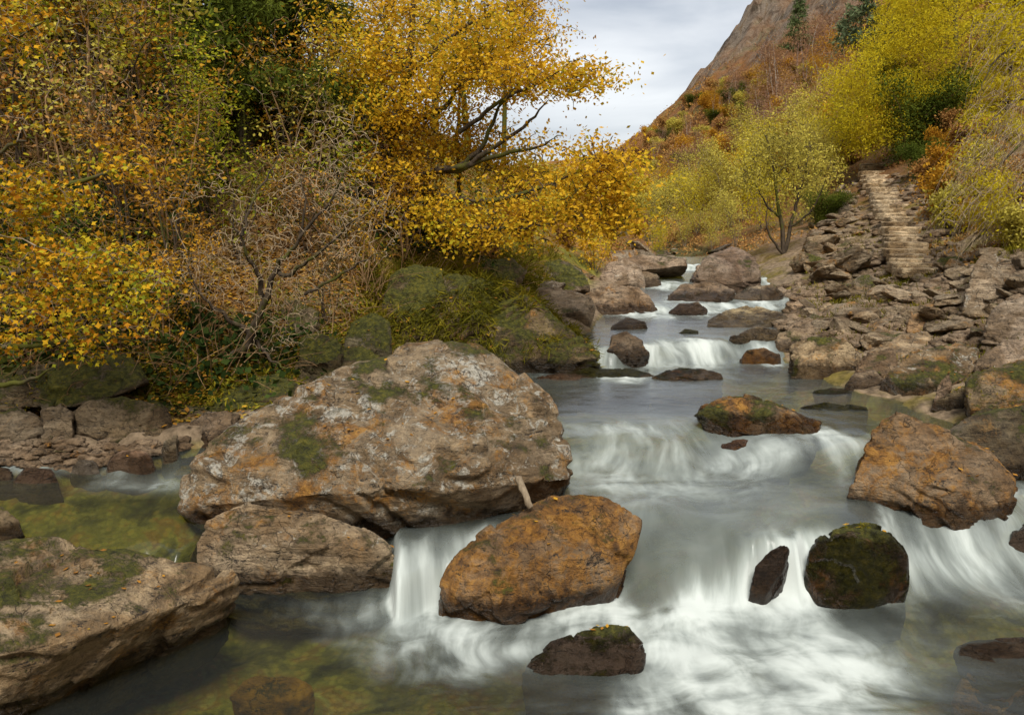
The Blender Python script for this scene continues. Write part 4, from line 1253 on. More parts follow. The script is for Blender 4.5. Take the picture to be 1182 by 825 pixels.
# --- bare thorn tree on the left shore
base = ground(262, 418)
th = empty("thorn_tree", base, "bare twisted thorn tree with pale tangled twigs on the mossy left bank", "tree")
g = Geo()
y = base[1]
L = [limb([(258, 420), (276, 405), (289, 390), (296, 370), (308, 338), (318, 312), (332, 292), (345, 276), (352, 240), (346, 200)], y, y - .5, .055, .012, g, 8, 24),
     limb([(289, 392), (282, 378), (268, 372), (252, 358), (235, 345), (222, 320), (215, 290)], y, y - .4, .035, .008, g),
     limb([(303, 350), (300, 330), (296, 310), (283, 292), (276, 272), (262, 250)], y - .1, y - .6, .035, .008, g),
     limb([(318, 312), (330, 318), (350, 305), (372, 290), (400, 262), (430, 240)], y - .2, y - .8, .03, .007, g),
     limb([(290, 392), (305, 405), (318, 418), (334, 428)], y, y - .2, .03, .012, g),
     limb([(345, 276), (365, 250), (388, 220), (402, 185), (408, 150)], y - .4, y - .6, .02, .005, g),
     limb([(280, 272), (290, 235), (310, 200), (330, 170)], y - .5, y - .3, .02, .005, g),
     limb([(352, 340), (390, 320), (420, 300), (446, 290)], y - .3, y - .6, .02, .005, g)]
g.obj("trunk", BARK, th, base)
blobs = [(330, 250, y - .3, 110, 80, .8, 620), (300, 320, y - .3, 90, 55, .7, 420), (400, 250, y - .5, 70, 70, .7, 420), (250, 260, y - .4, 60, 60, .6, 260), (390, 170, y - .4, 50, 50, .6, 200), (360, 350, y - .2, 60, 40, .5, 220), (220, 310, y - .3, 50, 50, .5, 170), (320, 390, y - .2, 50, 25, .4, 100)]
C = blob_points(blobs, pr, .15, 1.4)
g = Geo()
connect(L, C, g, pr, .0036, .12, .22, 3, .012)
crown_obj([(g, PALETWIG)], th, base)

# --- general shapes grown once and set out many times
def stems_plant(n_stems, height, spread, rng, twig_n, r=.02, wig=.05, lean=0.25):
    g = Geo()
    L = []
    for k in range(n_stems):
        a = rng.uniform(0, 6.28)
        top = np.array([math.cos(a) * spread * rng.uniform(.3, 1), math.sin(a) * spread * rng.uniform(.3, 1), height * rng.uniform(.7, 1)])
        mid = top * np.array([.35, .35, .55]) + rng.normal(0, wig, 3) * height
        P = smooth_line([(rng.normal(0, .06), rng.normal(0, .06), -.3), mid, top], 12, wig * .25, rng)
        g.tube(P, np.linspace(r * rng.uniform(.7, 1.2), r * .2, 12), 5)
        L.append(P[3:])
    T = []
    for k in range(twig_n):
        l = L[rng.integers(len(L))]
        p = l[rng.integers(len(l))]
        d = rng.normal(size=3)
        d[2] = abs(d[2]) * .8
        T.append(p + d / np.linalg.norm(d) * rng.uniform(.15, .45) * height * .45)
    return g, L, np.array(T)

def proto(name, label, cat, group, gtrunk, tmat, gcrown=None, cmat=None, gtw=None, wmat=None, crown="crown"):
    root = empty(name, (0, 0, 0), label, cat, group)
    gtrunk.obj("trunk" if name.endswith("tree") or cat == "tree" else "stem", tmat, root)
    if gtw or gcrown:
        crown_obj([(gtw, wmat), (gcrown, cmat)], root)
    return root

class Kind:                                # first use moves the grown plant itself, later uses copy it
    def __init__(self, protos):
        self.p, self.used, self.i = protos, set(), 0
    def put(self, x, y, s, label, group, rng, z=None, sink=.05):
        k = self.i % len(self.p)
        self.i += 1
        o = self.p[k]
        loc = (x, y, (gz(x, y) if z is None else z) - sink)
        rz = rng.uniform(0, 6.28)
        s = (s * rng.uniform(.9, 1.1), s * rng.uniform(.9, 1.1), s)
        if k not in self.used:
            self.used.add(k)
            o.location, o.rotation_euler, o.scale = loc, (0, 0, rz), s
            o["label"], o["group"] = label, group
            return o
        return copy_thing(o, loc, rz, s, label, group)

gr = np.random.default_rng(31)
protos = []
for k in range(5):
    g, L, T = stems_plant(6, 2.6, 1.0, gr, 230, .022, .07)
    gt = Geo()
    connect(L, T, gt, gr, .005, .12, .24, 3, .011)
    gl = Geo()
    leaves(gl, sprays(T[::2], 7, .22, gr, .4), .075, gr, .6, .5)
    protos.append(proto("hazel_shrub", "x", "shrub", "g", g, BRUSH if k % 2 else BARK, gl, [AMBER, WILLOW, GREEN, AMBER, RUSSET][k], gt, [BRUSH, TWIG, BRUSH][k % 3]))
HAZEL = Kind(protos)
protos = []
for k in range(4):
    g, L, T = stems_plant(3, 3.2, 1.1, gr, 90, .026, .06)
    gt = Geo()
    connect(L, T, gt, gr, .005, .15, .2, 3, .012)
    gl = Geo()
    leaves(gl, sprays(T, 15, .26, gr, .35), .085, gr, .6, .6)
    protos.append(proto("leafy_sapling", "x", "sapling", "g", g, BARKM, gl, [GREEN, GREEN, MAPLE, GOLD][k], gt, TWIG))
SAPG = Kind(protos[:2])
SAPY = Kind(protos[2:])
protos = []
for k in range(4):                          # tall wood trees of the left hillside
    g, L, T = stems_plant(1, 8, .8, gr, 10, .16, .02)
    LL = list(L)
    for j in range(9):
        p = L[0][gr.integers(2, len(L[0]))]
        a = gr.uniform(0, 6.28)
        e = p + np.array([math.cos(a), math.sin(a), .45]) * gr.uniform(1.0, 2.4)
        P = smooth_line([p, (p + e) / 2 + gr.normal(0, .15, 3), e], 8, .02, gr)
        g.tube(P, np.linspace(.05, .015, 8), 5)
        LL.append(P)
    c = np.concatenate([l for l in LL[1:]])
    T = c[gr.integers(0, len(c), 420)] + gr.normal(0, .55, (420, 3))
    gt = Geo()
    connect(LL, T, gt, gr, .008, .25, .2, 3, .02)
    gl = Geo()
    leaves(gl, sprays(T, 15, .36, gr, .4), .11, gr, .62, .5)
    protos.append(proto("woodland_tree", "x", "tree", "g", g, BARKM, gl, [AMBER, GREEN, GOLD, WILLOW][k], gt, BARK))
WOOD = Kind(protos)

def needle_tree(h, r, rng, mat, bark, n_whorl, dens, droop=-.15, bare=.18, size=.16, name="pine_tree", rt=.1):
    g = Geo()
    P = smooth_line([(0, 0, -.4), (rng.normal(0, .05), rng.normal(0, .05), h * .5), (0, 0, h)], 12, .01 * h, rng)
    g.tube(P, np.linspace(rt, rt * .15, 12), 6)
    gl = Geo()
    for w_ in range(n_whorl):
        u = bare + (1 - bare) * w_ / (n_whorl - 1)
        R = r * (1 - u) ** .75 * rng.uniform(.8, 1.15) + .06 * r
        m = int(rng.integers(4, 7))
        for j in range(m):
            a = rng.uniform(0, 6.28)
            d = np.array([math.cos(a), math.sin(a), droop + rng.normal(0, .1)])
            b0 = np.array([0, 0, u * h])
            b1 = b0 + d * R * rng.uniform(.65, 1.1)
            B = smooth_line([b0, (b0 + b1) / 2 + np.array([0, 0, .05 * R]), b1], 6)
            g.tube(B, np.linspace(rt * .22, rt * .05, 6), 3)
            n = max(6, int(dens * R))
            q = b0 + (b1 - b0) * rng.uniform(.25, 1.02, (n, 1)) + rng.normal(0, .10 * R + .04, (n, 3)) * np.array([1, 1, .5])
            leaves(gl, q, size, rng, .22, .35, droop=.3)
    return proto(name, "x", "tree", "g", g, bark, gl, mat)

PINE = Kind([needle_tree(9, 2.4, gr, PINEL, PINEB, 13, 60, .12, .42, .34, "pine_tree", .13)])
BLUE = Kind([needle_tree(8, 2.6, gr, BLUEP, PINEB, 14, 60, -.05, .15, .36, "pine_tree", .12)])
SPRUCE = Kind([needle_tree(2.0, .55, gr, PINEL, BARK, 12, 90, -.1, .05, .14, "spruce_tree", .03)])
FIRK = Kind([needle_tree(8, 2.0, gr, FIR, BARKM, 24, 260, -.25, .12, .12, "fir_tree", .16)])
LARCHK = Kind([needle_tree(8, 2.2, gr, LARCH, BARK, 18, 75, -.18, .12, .24, "larch_tree", .11)])
protos = []
for k in range(3):
    g, L, T = stems_plant(4, 4.2, 1.0, gr, 170, .035, .04)
    gt = Geo()
    connect(L, T, gt, gr, .010, .3, .18, 3, .02)
    gl = Geo()
    leaves(gl, sprays(T, 12, .42, gr, .8), .20, gr, .16, .1, droop=-.5)
    protos.append(proto("birch_tree", "x", "tree", "g", g, BIRCHB, gl, [PURPLE, PURPLE, AMBER][k], gt, BRUSH))
BIRCH = Kind(protos)
protos = []
for k in range(3):
    g, L, T = stems_plant(5, 3.2, 1.3, gr, 170, .03, .05)
    gt = Geo()
    connect(L, T, gt, gr, .006, .3, .18, 3, .014)
    gl = Geo()
    leaves(gl, sprays(T, 17, .36, gr, .7), .10, gr, .42, .2)
    protos.append(proto("willow_shrub", "x", "shrub", "g", g, TWIG, gl, [WILLOW, WILLOW, LARCH][k], gt, TWIG))
WILL = Kind(protos)
protos = []
for k in range(3):
    g, L, T = stems_plant(5, 1.2, .8, gr, 150, .02, .05)
    gl = Geo()
    leaves(gl, sprays(T, 22, .24, gr, .7), .10, gr, .6, .3)
    protos.append(proto("round_bush", "x", "bush", "g", g, BRUSH, gl, [RUSSET, AMBER, WILLOW][k]))
BUSH = Kind(protos)
g, L, T = stems_plant(6, 1.0, .8, gr, 260, .02, .05)
gl = Geo()
leaves(gl, sprays(T, 60, .17, gr, .7), .035, gr, .5, .3)
GORSE = Kind([proto("gorse_bush", "x", "bush", "g", g, BRUSH, gl, FIR)])

# --- wooded left hillside
lr = np.random.default_rng(41)
def px_put(kind, lst, label, group, rng=lr, sc=1.0, j=0):
    for it in lst:
        px, py, s = it[:3]
        q = ground(px, py)
        kind.put(q[0], q[1], s * sc, label, group, rng)
q = ground(276, 182)
o = FIRK.put(q[0] + .1, q[1] + .2, 1.05, "dark green fir with thick trunk on the left hillside", "firs on the left hillside", lr)
px_put(FIRK, [(352, 170, .9)], "dark green fir behind the bare thorn tree's crown", "firs on the left hillside")
HZL = "thin leaved brown multi stemmed shrub on the wooded left hillside"
px_put(HAZEL, [(120, 175, 1.1), (155, 160, 1.2), (185, 190, 1.0), (60, 190, 1.0), (20, 210, 1.0), (220, 215, .9), (95, 240, .9), (240, 260, .8), (190, 290, .8), (150, 260, .8), (205, 340, .7), (360, 250, .9), (400, 290, .8), (420, 330, .6),
               (380, 330, .6), (330, 220, 1.0), (240, 130, 1.2), (140, 90, 1.3), (80, 110, 1.2), (30, 120, 1.1), (200, 100, 1.2), (320, 130, 1.2), (370, 110, 1.2), (60, 40, 1.3), (170, 40, 1.3), (250, 50, 1.3), (10, 60, 1.2), (110, 30, 1.3),
               (470, 300, .7), (440, 270, .8), (500, 280, .7), (560, 290, .7), (270, 300, .7), (230, 380, .5), (350, 300, .6), (300, 150, 1.2), (410, 200, 1.0), (450, 160, 1.1), (190, 400, .45), (380, 375, .45), (150, 300, .7), (110, 200, 1.)], HZL, "bare shrubs of the left hillside")
px_put(SAPG, [(250, 130, 1.0), (215, 110, 1.0), (180, 130, .9), (130, 150, .8), (280, 190, .8), (330, 160, .9), (40, 100, .9), (225, 250, .7), (150, 60, 1.0), (310, 60, 1.1), (60, 160, .8), (240, 200, .6), (200, 60, 1.0), (400, 230, .6), (350, 60, 1.0)],
       "green leaved sapling on the wooded left hillside", "green saplings of the left hillside")
px_put(SAPY, [(60, 90, 1.0), (20, 110, 1.0), (110, 70, 1.0), (410, 150, .9), (180, 90, .8), (380, 200, .7), (520, 290, .5), (90, 30, 1.1), (320, 260, .4), (440, 240, .7), (150, 130, .6)],
       "yellow leaved sapling on the wooded left hillside", "yellow saplings of the left hillside")
px_put(WOOD, [(40, 50, .9), (130, 20, 1.0), (220, 40, .9), (300, 20, 1.0), (390, 60, 1.0), (450, 100, .9), (500, 150, .9), (540, 190, .8), (580, 215, .7), (480, 60, 1.0), (540, 130, .9), (360, 0, 1.0)],
       "autumn tree in the wood high on the left hillside", "trees of the left hillside wood")
px_put(BUSH, [(560, 300, .6), (600, 280, .7), (640, 262, .9), (670, 268, .9), (700, 275, .9), (620, 240, 1.0), (655, 285, .5), (735, 275, .8), (650, 245, 1.0), (600, 250, 1.0), (720, 255, 1.1)], "rounded russet bush beyond the oak, left of the river", "bushes beyond the oak")
q = ground(684, 312)
g, L, T = stems_plant(4, .9, .45, gr, 60, .014, .05)
gl = Geo()
leaves(gl, sprays(T, 12, .16, gr, .5), .07, gr, .62, .4)
o = proto("golden_bush", "small golden leaved bush at the left edge of the far river", "bush", None, g, BARK, gl, GOLD)
o.location = q

# the wood goes on beyond the left edge
hill_px = [(-60, 150, 1.1), (-110, 200, 1.0), (-150, 90, 1.2), (-90, 60, 1.3), (-200, 160, 1.1), (-240, 60, 1.2), (-180, 260, .9), (-60, 260, .8), (-280, 200, 1.0), (-120, 320, .8), (-330, 120, 1.2)]
px_put(HAZEL, hill_px, HZL, "bare shrubs of the left hillside")
px_put(SAPG, [(-70, 100, 1.0), (-160, 200, .9), (-230, 120, 1.0)], "green leaved sapling on the wooded left hillside", "green saplings of the left hillside")
px_put(SAPY, [(-130, 130, 1.0), (-260, 230, .8)], "yellow leaved sapling on the wooded left hillside", "yellow saplings of the left hillside")
px_put(WOOD, [(-80, 20, 1.0), (-200, 30, 1.0), (-300, 40, 1.0)], "autumn tree in the wood high on the left hillside", "trees of the left hillside wood")
# stuff of the left bank: leaf litter, moss fronds, dead bracken and ferns, brushwood twigs
def scatter_ground(poly, n, rng, y_lo=3):
    P = []
    for px, py in scatter_px(poly, n, rng):
        P.append(ground(px, py))
    return np.array(P)
LB = [(-40, 0), (600, 0), (640, 230), (600, 330), (440, 380), (340, 440), (200, 470), (-40, 480)]
P = scatter_ground(LB, 5200, lr)
PX = scatter_ground([(-380, 0), (-40, 0), (-40, 470), (-380, 450)], 1500, lr)
def surf(P, spread, k, rng, up):
    Q = np.repeat(P, k, 0) + rng.normal(0, spread, (len(P) * k, 3)) * np.array([1, 1, 0])
    Q[:, 2] = lookup(Q[:, 0], Q[:, 1]) + rng.uniform(*up, len(Q))
    return Q
g = Geo()
leaves(g, surf(np.concatenate([P[:3600], PX]), .30, 13, lr, (0, .05)), .075, lr, .6, .75)
tag(g.obj("leaf_litter", BROWNL), "brown and orange fallen leaves covering the wooded left bank", "fallen leaves", kind="stuff")
g = Geo()
Q = surf(P[3000:], .22, 26, lr, (0, .10))
Q = Q[fbm(Q * .8, 3, 44) > -.05]
leaves(g, Q, .09, lr, .22, .25, droop=.2)
P2 = scatter_ground([(200, 400), (440, 380), (340, 450), (330, 470), (170, 475), (150, 440)], 1300, lr)
leaves(g, surf(P2, .08, 14, lr, (0, .04)), .05, lr, .3, .45)
tag(g.obj("moss_and_ferns", MOSSL), "olive moss tufts and fern fronds on the left bank", "undergrowth", kind="stuff")
g = Geo()
for p in P[::4]:
    for k in range(3):
        d = lr.normal(size=3)
        d[2] = abs(d[2]) * .9 + .1
        d /= np.linalg.norm(d)
        l = lr.uniform(.3, 1.1)
        e = p + d * l
        g.tube(smooth_line([p - d * .05, p + d * l * .5 + lr.normal(0, .07, 3) * l, e + lr.normal(0, .1, 3) * l - np.array([0, 0, .15 * l])], 6), np.linspace(.007, .002, 6) * lr.uniform(.6, 1.4), 3)
tag(g.obj("brushwood", BRUSH), "tangle of dead brown stems and twigs over the left bank", "brushwood", kind="stuff")
g = Geo()
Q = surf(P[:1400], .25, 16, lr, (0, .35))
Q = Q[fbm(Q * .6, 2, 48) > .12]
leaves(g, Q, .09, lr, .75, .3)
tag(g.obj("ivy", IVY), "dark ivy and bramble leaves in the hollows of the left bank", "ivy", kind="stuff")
P2 = scatter_ground([(420, 345), (480, 300), (640, 290), (660, 340), (600, 360), (500, 360), (430, 400)], 900, lr)
g2 = Geo()
leaves(g2, surf(P2, .14, 22, lr, (0, .05)), .20, lr, .07, .15, droop=.1)
tag(g2.obj("bank_grass", MOSSD), "long olive grass tufts on the left bank around the mossy outcrop", "grass", kind="stuff")
# moss growing on the big stones of the left bank
g = Geo()
mo_pts = []
for o in ROCKS:
    if o["moss"] >= .44 and o["category"] == "boulder":
        me = o.data
        n = len(me.vertices)
        co = np.empty(n * 3, np.float32)
        no = np.empty(n * 3, np.float32)
        me.vertices.foreach_get("co", co)
        me.vertices.foreach_get("normal", no)
        co = co.reshape(-1, 3) + np.array(o.location)
        no = no.reshape(-1, 3)
        big = np.ptp(co[:, 0]) > 2
        k = (no[:, 2] > .15) & (fbm(co * 1.6, 3, 57) + .5 * no[:, 2] + o["moss"] > .75) & (co[:, 2] > o["wet_z"] + .12)
        idx = np.nonzero(k)[0]
        if len(idx):
            idx = lr.choice(idx, min(len(idx), 5200 if big else 700), replace=len(idx) < 700)
            mo_pts.append(co[idx] + lr.normal(0, .012, (len(idx), 3)))
leaves(g, np.concatenate(mo_pts), .034, lr, .28, .3, droop=.45)
tag(g.obj("moss_tufts", MOSSD), "olive moss tufts and short grass growing on the bank boulders", "moss", kind="stuff")
# long moss and grass hanging over the outcrop
out = [o for o in ROCKS if "mossy rock outcrop" in o["label"]][0]
co = np.array([v.co[:] for v in out.data.vertices]) + np.array(out.location)
no = np.array([v.normal[:] for v in out.data.vertices])
k = np.nonzero((no[:, 2] > .25) & (fbm(co * 1.3, 3, 59) > -.3))[0]
k = lr.choice(k, min(len(k), 8000), replace=False)
g = Geo()
leaves(g, np.repeat(co[k], 3, 0) + lr.normal(0, .03, (len(k) * 3, 3)), .17, lr, .08, .35, droop=.5)
tag(g.obj("hanging_grass", MOSSD), "long olive grass and moss trailing over the left bank outcrop", "grass", kind="stuff")
g = Geo()
leaves(g, co[lr.choice(k, 420)] + np.array([0, 0, .03]), .07, lr, .6, .7)
for o in ROCKS:                              # and on the other boulders of the river and the left shore
    me = o.data
    n = len(me.vertices)
    if n < 10000 or o["category"] != "boulder":
        continue
    co_ = np.empty(n * 3, np.float32)
    no_ = np.empty(n * 3, np.float32)
    me.vertices.foreach_get("co", co_)
    me.vertices.foreach_get("normal", no_)
    co_ = co_.reshape(-1, 3) + np.array(o.location)
    i_ = np.nonzero((no_.reshape(-1, 3)[:, 2] > .62) & (co_[:, 2] > o["wet_z"] + .05))[0]
    if len(i_) and co_[:, 1].mean() < 13:
        m_ = int(np.clip(np.ptp(co_[:, 0]) * np.ptp(co_[:, 1]) * 9, 3, 60))
        leaves(g, co_[lr.choice(i_, m_)] + np.array([0, 0, .012]), .045, lr, .6, .85)
tag(g.obj("fallen_leaves", BROWNL), "orange fallen leaves lying on the boulders and the left bank outcrop", "fallen leaves", kind="stuff")

# --- right side: larches, scrub and the far mountainside
rr = np.random.default_rng(51)
base = ground(1098, 150)
la = empty("larch_tree", base, "big yellow green larch above the stone steps", "tree", None)
y = base[1]
g = Geo()
L = [limb([(1099, 170), (1101, 90), (1103, 20), (1104, -90)], y, y, .17, .07, g, 8, 18),
     limb([(1102, 136), (1075, 136), (1050, 142)], y, y - .5, .07, .03, g), limb([(1101, 100), (1060, 90), (1020, 105), (985, 130)], y, y - 1.5, .05, .015, g),
     limb([(1102, 70), (1060, 40), (1020, 40), (990, 60)], y, y - 1.2, .05, .015, g), limb([(1102, 100), (1135, 95), (1165, 110)], y, y - 1, .05, .015, g),
     limb([(1102, 50), (1130, 25), (1170, 30)], y, y - 1, .05, .015, g), limb([(1102, 30), (1080, -10), (1050, -20)], y, y - .8, .05, .015, g), limb([(1101, 120), (1050, 150), (1010, 165)], y, y - 1.2, .05, .015, g)]
g.obj("trunk", BARK, la, base)
blobs = [(1050, 55, y - .8, 60, 38, 1.8, 520), (1010, 95, y - 1.2, 48, 34, 1.6, 380), (985, 130, y - 1.5, 36, 28, 1.2, 200), (1060, 105, y - .8, 55, 26, 1.6, 330), (1075, 10, y - .6, 55, 35, 1.6, 300), (1140, 85, y - .8, 45, 22, 1.4, 160), (1150, 25, y - .8, 45, 25, 1.4, 130),
         (1020, 150, y - 1.2, 50, 22, 1.2, 180), (1065, -30, y, 80, 40, 1.8, 200), (1120, 120, y - .5, 40, 18, 1.2, 90), (1000, 165, y - 1.4, 28, 16, 1.0, 70)]
C = blob_points(blobs, rr, .18, .7)
g = Geo()
connect(L, C, g, rr, .009, .4, .14, 3, .025)
gtw = g
g = Geo()
leaves(g, sprays(C, 19, .42, rr, .5), .12, rr, .26, .2, droop=.35)
crown_obj([(gtw, BARK), (g, LARCH)], la, base)

base = ground(1240, 250)
lb = empty("larch_tree", base, "half bare larch with pale drooping twigs at the right edge", "tree", None)
y = base[1]
g = Geo()
L = [limb([(1245, 270), (1240, 150), (1238, 20), (1240, -80)], y, y, .14, .08, g, 8, 16), limb([(1240, 140), (1200, 150), (1165, 180), (1130, 225), (1105, 262)], y, y - 1.5, .04, .008, g), limb([(1240, 110), (1190, 110), (1150, 135), (1115, 185)], y, y - 1.2, .04, .008, g),
     limb([(1240, 190), (1200, 200), (1160, 230), (1128, 275), (1100, 300)], y, y - 1.6, .04, .008, g), limb([(1240, 60), (1190, 50), (1150, 70), (1130, 110)], y, y - 1.0, .04, .008, g), limb([(1240, 220), (1190, 235), (1150, 270)], y, y - 1.4, .03, .008, g),
     limb([(1240, 10), (1200, 0), (1165, 10), (1140, 40)], y, y - .8, .04, .01, g)]
g.obj("trunk", BARK, lb, base)
blobs = [(1150, 190, y - 1.2, 50, 45, 1.0, 420), (1140, 240, y - 1.4, 50, 40, .9, 420), (1165, 260, y - 1.3, 30, 30, .8, 200), (1160, 140, y - 1.1, 40, 40, .9, 260), (1165, 70, y - .9, 35, 40, .9, 170), (1165, 20, y - .8, 40, 30, .8, 120)]
C = blob_points(blobs, rr, .1, 1.2)
g = Geo()
Cd = C.copy()
connect(L, Cd, g, rr, .006, .2, .15, 3, .014)
for p in C[::4]:
    l = rr.uniform(.4, 1.1)
    d = np.array([-.35 + rr.normal(0, .15), rr.normal(0, .2), -.75])
    g.tube(smooth_line([p, p + d * l * .5 + np.array([-.06, 0, .04]), p + d * l], 5), np.linspace(.006, .002, 5), 3)
gtw = g
g = Geo()
K = C[fbm(C * .9, 2, 66) > .02]
leaves(g, sprays(K, 13, .22, rr, .7), .07, rr, .3, .2, droop=.4)
crown_obj([(gtw, PALETWIG), (g, LARCH)], lb, base)

# small multi stemmed tree left of the steps
base = ground(906, 292)
ts = empty("rowan_tree", base, "small multi stemmed tree with sparse olive leaves left of the stone steps", "tree", None)
y = base[1]
g = Geo()
L = [limb([(905, 296), (903, 265), (898, 235), (895, 205), (890, 175), (880, 150)], y, y, .07, .015, g, 6), limb([(906, 290), (914, 255), (922, 225), (930, 195), (935, 170)], y, y, .06, .015, g, 6), limb([(900, 250), (888, 240), (878, 225), (868, 205)], y, y - .3, .04, .012, g, 5),
     limb([(912, 262), (930, 250), (945, 228), (955, 200)], y, y - .3, .04, .012, g, 5), limb([(896, 205), (908, 185), (912, 160)], y, y + .2, .03, .01, g, 5), limb([(903, 292), (890, 275), (884, 258), (886, 230)], y, y - .2, .045, .012, g, 5)]
g.obj("trunk", BARK, ts, base)
blobs = [(885, 180, y, 40, 28, .9, 200), (930, 190, y, 36, 30, .9, 190), (870, 205, y - .2, 26, 20, .7, 90), (950, 205, y - .2, 26, 20, .7, 90), (905, 160, y, 34, 20, .8, 110), (900, 220, y, 40, 22, .7, 80), (915, 245, y, 30, 16, .6, 30)]
C = blob_points(blobs, rr, .15, 1.0)
g = Geo()
connect(L, C, g, rr, .008, .25, .18, 3, .016)
gtw = g
g = Geo()
leaves(g, sprays(C[::2], 14, .26, rr, .5), .085, rr, .4, .3)
crown_obj([(gtw, BARK), (g, WILLOW)], ts, base)

px_put(WILL, [(760, 275, .8), (782, 262, .85), (805, 270, .9), (828, 268, .9), (845, 262, 1.0), (862, 255, 1.0), (800, 245, 1.0), (830, 238, 1.1), (775, 240, .9), (868, 235, 1.1), (748, 262, .8), (880, 268, .7), (790, 285, .5), (850, 285, .6), (760, 295, .35), (822, 288, .5), (940, 225, .8), (960, 210, .9), (975, 190, .9), (925, 260, .5), (880, 215, 1.1)],
       "wispy olive willow shrub beyond the river bend", "willow shrubs beyond the river bend", rr)
px_put(GORSE, [(945, 262, 1.2)], "dark green gorse bush left of the stone steps", None, rr)
px_put(GORSE, [(1064, 205, 1.2)], "dark green bush right of the top of the stone steps", None, rr)
px_put(GORSE, [(1045, 185, 3.0), (1060, 170, 3.0)], "dark olive bush under the big larch", "bushes under the big larch", rr)
px_put(SPRUCE, [(807, 207, 1.0)], "tiny dark green spruce alone among the bracken", None, rr)
px_put(PINE, [(918, 102, 1.0)], "tall pine with pale trunk on the far mountainside", None, rr)
px_put(BLUE, [(996, 112, 1.0)], "blue green pine behind the larch on the mountainside", None, rr)
px_put(BLUE, [(975, 118, .8)], "smaller blue green pine on the mountainside, left of the other", None, rr)
px_put(BIRCH, [(885, 126, 1.5), (896, 124, 1.5), (872, 128, 1.3), (930, 110, 1.5), (945, 105, 1.5), (955, 112, 1.4)], "white trunked birch with red brown twigs on the mountainside", "birches on the mountainside", rr)
px_put(LARCHK, [(1030, 40, .6), (965, 100, .5), (1030, 90, .9), (1090, 60, .9), (1140, 60, .9), (1175, 90, .8), (1160, 150, .7)], "yellow larch on the steep slope behind the big larch", "larches on the right hand slope", rr)
px_put(BUSH, [(rr.uniform(735, 1010), 0, 0) for _ in range(0)], "", None, rr)
def hill_scatter(kind, poly, n, s, label, group, mind):
    for px, py in scatter_px(poly, n, rr, mind):
        q = ground(px, py)
        kind.put(q[0], q[1], s * rr.uniform(.7, 1.3), label, group, rr)
hill_scatter(BIRCH, [(735, 200), (800, 130), (870, 105), (980, 110), (985, 190), (860, 210), (740, 270)], 42, .8, "bare birch scattered on the bracken slope", "birches scattered on the slope", 16)
hill_scatter(BUSH, [(725, 260), (735, 170), (800, 115), (900, 85), (990, 110), (985, 200), (860, 230)], 150, 1.35, "rounded autumn bush on the bracken slope", "bushes scattered on the slope", 7)
hill_scatter(GORSE, [(725, 230), (735, 170), (800, 115), (880, 90), (985, 120), (960, 180), (860, 230)], 26, 1.6, "dark olive bush dotted over the bracken slope", "dark bushes on the slope", 14)
hill_scatter(WILL, [(850, 200), (960, 130), (985, 200), (940, 230), (860, 240)], 16, 1.0, "olive shrub on the lower bracken slope", "shrubs on the lower slope", 14)
hill_scatter(BUSH, [(1060, 160), (1182, 150), (1182, 290), (1100, 290), (1070, 230)], 22, .8, "rounded bush on the slope right of the stone steps", "bushes right of the stone steps", 14)
px_put(PINE, [(772, 98, .35), (800, 74, .3)], "small lone pine on the mountain skyline", "pines on the skyline", rr)

# bracken and dead grass covering the mountainside
P = scatter_ground([(690, 300), (700, 140), (760, 92), (880, 10), (1182, 0), (1182, 300), (1090, 290), (1070, 200), (985, 200), (930, 270), (860, 290)], 5200, rr)
P = P[P[:, 1] > 16]
P = P[(P[:, 2] - .02 * P[:, 1] < 20 + 16 * fbm(P * .06, 3, 13))]
dist = P[:, 1]
g = Geo()
for lo, hi, sp, sz in ((16, 40, .35, .10), (40, 80, .7, .22), (80, 400, 1.4, .45)):
    S = P[(dist >= lo) & (dist < hi)]
    if len(S):
        Q = surf(S, sp, 20, rr, (0, sz * 1.2))
        Q = Q[fbm(Q * (.5 if lo < 80 else .12), 2, 77) > -.1]
        leaves(g, Q, sz, rr, .45, .3, droop=-.3)
tag(g.obj("bracken", RUSSET), "rusty dead bracken and tawny grass covering the mountainside", "bracken", kind="stuff")
# tufts of grass between the stones of the right bank
P = scatter_ground([(930, 350), (1000, 330), (1120, 300), (1182, 270), (1182, 300), (1100, 350), (1000, 380)], 420, rr)
P = np.concatenate([P, scatter_ground([(930, 300), (985, 215), (1075, 200), (1182, 300), (1182, 420), (1000, 425), (900, 370)], 260, rr)])
P = P[fbm(P * .9, 2, 12) > -.02]
g = Geo()
P = P[rr.random(len(P)) < .6]
leaves(g, surf(P, .16, 46, rr, (0, .03)), .12, rr, .10, .05, droop=-.7)
tag(g.obj("grass", MOSSD), "tufts of olive grass between the stones of the right bank", "grass", kind="stuff")
# the stub of driftwood wedged by the huge boulder
c = Wy(604, 566, 6.75)
g = Geo()
g.tube(smooth_line([c + np.array([-.04, .05, .10]), c + np.array([0, 0, 0]), c + np.array([.06, -.04, -.12])], 8, .004, pr), [.028, .033, .03, .034, .03, .028, .03, .026], 7)
tag(g.obj("driftwood", TWIG), "broken stub of driftwood wedged between the huge boulder and the orange one", "driftwood")
for k in list(D.objects):                    # plants grown but never set out
    if k.parent is None and k.get("label") == "x":
        for ch in list(k.children):
            D.objects.remove(ch)
        D.objects.remove(k)
CLOUD = 5.6
EXPOSURE = 1.0
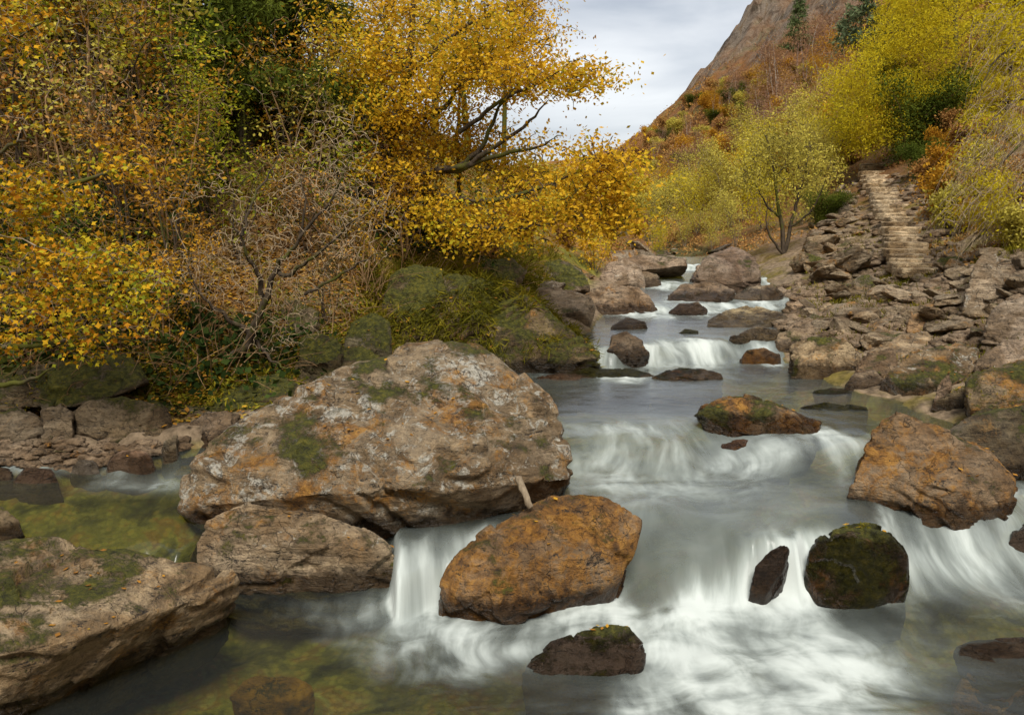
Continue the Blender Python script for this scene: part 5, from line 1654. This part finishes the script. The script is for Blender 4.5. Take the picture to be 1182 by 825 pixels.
# ------------------------------------------------------------------ sky, sun, picture
w = D.worlds.new("World")
SC.world = w
w.use_nodes = True
nt = w.node_tree
nt.nodes.clear()
SUN_EL, SUN_AZ = math.radians(54), math.radians(176)
sky = nt.nodes.new("ShaderNodeTexSky")
sky.sky_type = 'NISHITA'
sky.sun_disc = False
sky.sun_elevation = SUN_EL
sky.sun_rotation = SUN_AZ
tc = nt.nodes.new("ShaderNodeTexCoord")
mp = nt.nodes.new("ShaderNodeMapping")
mp.inputs["Scale"].default_value = (1.0, 1.0, 3.2)
nt.links.new(tc.outputs["Generated"], mp.inputs[0])
nz = nt.nodes.new("ShaderNodeTexNoise")
nz.inputs["Scale"].default_value = 3.2
nz.inputs["Detail"].default_value = 8
nz.inputs["Roughness"].default_value = .5
nz.inputs["Distortion"].default_value = .4
nt.links.new(mp.outputs[0], nz.inputs["Vector"])
rp = nt.nodes.new("ShaderNodeValToRGB")
rp.color_ramp.elements[0].position = .34
rp.color_ramp.elements[0].color = (.44, .475, .53, 1)
rp.color_ramp.elements[1].position = .66
rp.color_ramp.elements[1].color = (.84, .85, .86, 1)
nt.links.new(nz.outputs[0], rp.inputs[0])
sc = nt.nodes.new("ShaderNodeVectorMath")
sc.operation = 'SCALE'
sc.inputs["Scale"].default_value = CLOUD
nt.links.new(rp.outputs[0], sc.inputs[0])
mx = nt.nodes.new("ShaderNodeMix")
mx.data_type = 'RGBA'
mx.inputs[0].default_value = .88
nt.links.new(sky.outputs[0], mx.inputs[6])
nt.links.new(sc.outputs[0], mx.inputs[7])
bg = nt.nodes.new("ShaderNodeBackground")
bg.inputs["Strength"].default_value = .1
nt.links.new(mx.outputs[2], bg.inputs[0])
wo = nt.nodes.new("ShaderNodeOutputWorld")
nt.links.new(bg.outputs[0], wo.inputs[0])
sl = D.lights.new("sun", 'SUN')
sl.energy = 2.4
sl.angle = math.radians(24)
sl.color = (1.0, .955, .88)
so = D.objects.new("sun", sl)
COL.objects.link(so)
# the lamp's direction: from azimuth SUN_AZ (0 = +Y, clockwise seen from above) at elevation SUN_EL
dv = Vector((math.sin(SUN_AZ) * math.cos(SUN_EL), math.cos(SUN_AZ) * math.cos(SUN_EL), math.sin(SUN_EL)))
so.rotation_euler = dv.to_track_quat('Z', 'Y').to_euler()
so.location = dv * 50 + Vector((0, 10, 0))
SC.view_settings.view_transform = 'Standard'
SC.view_settings.look = 'None'
SC.view_settings.gamma = 1
SC.view_settings.use_curve_mapping = False
SC.view_settings.exposure = EXPOSURE
SC.cycles.max_bounces = 6
SC.cycles.diffuse_bounces = 3
SC.cycles.transparent_max_bounces = 12
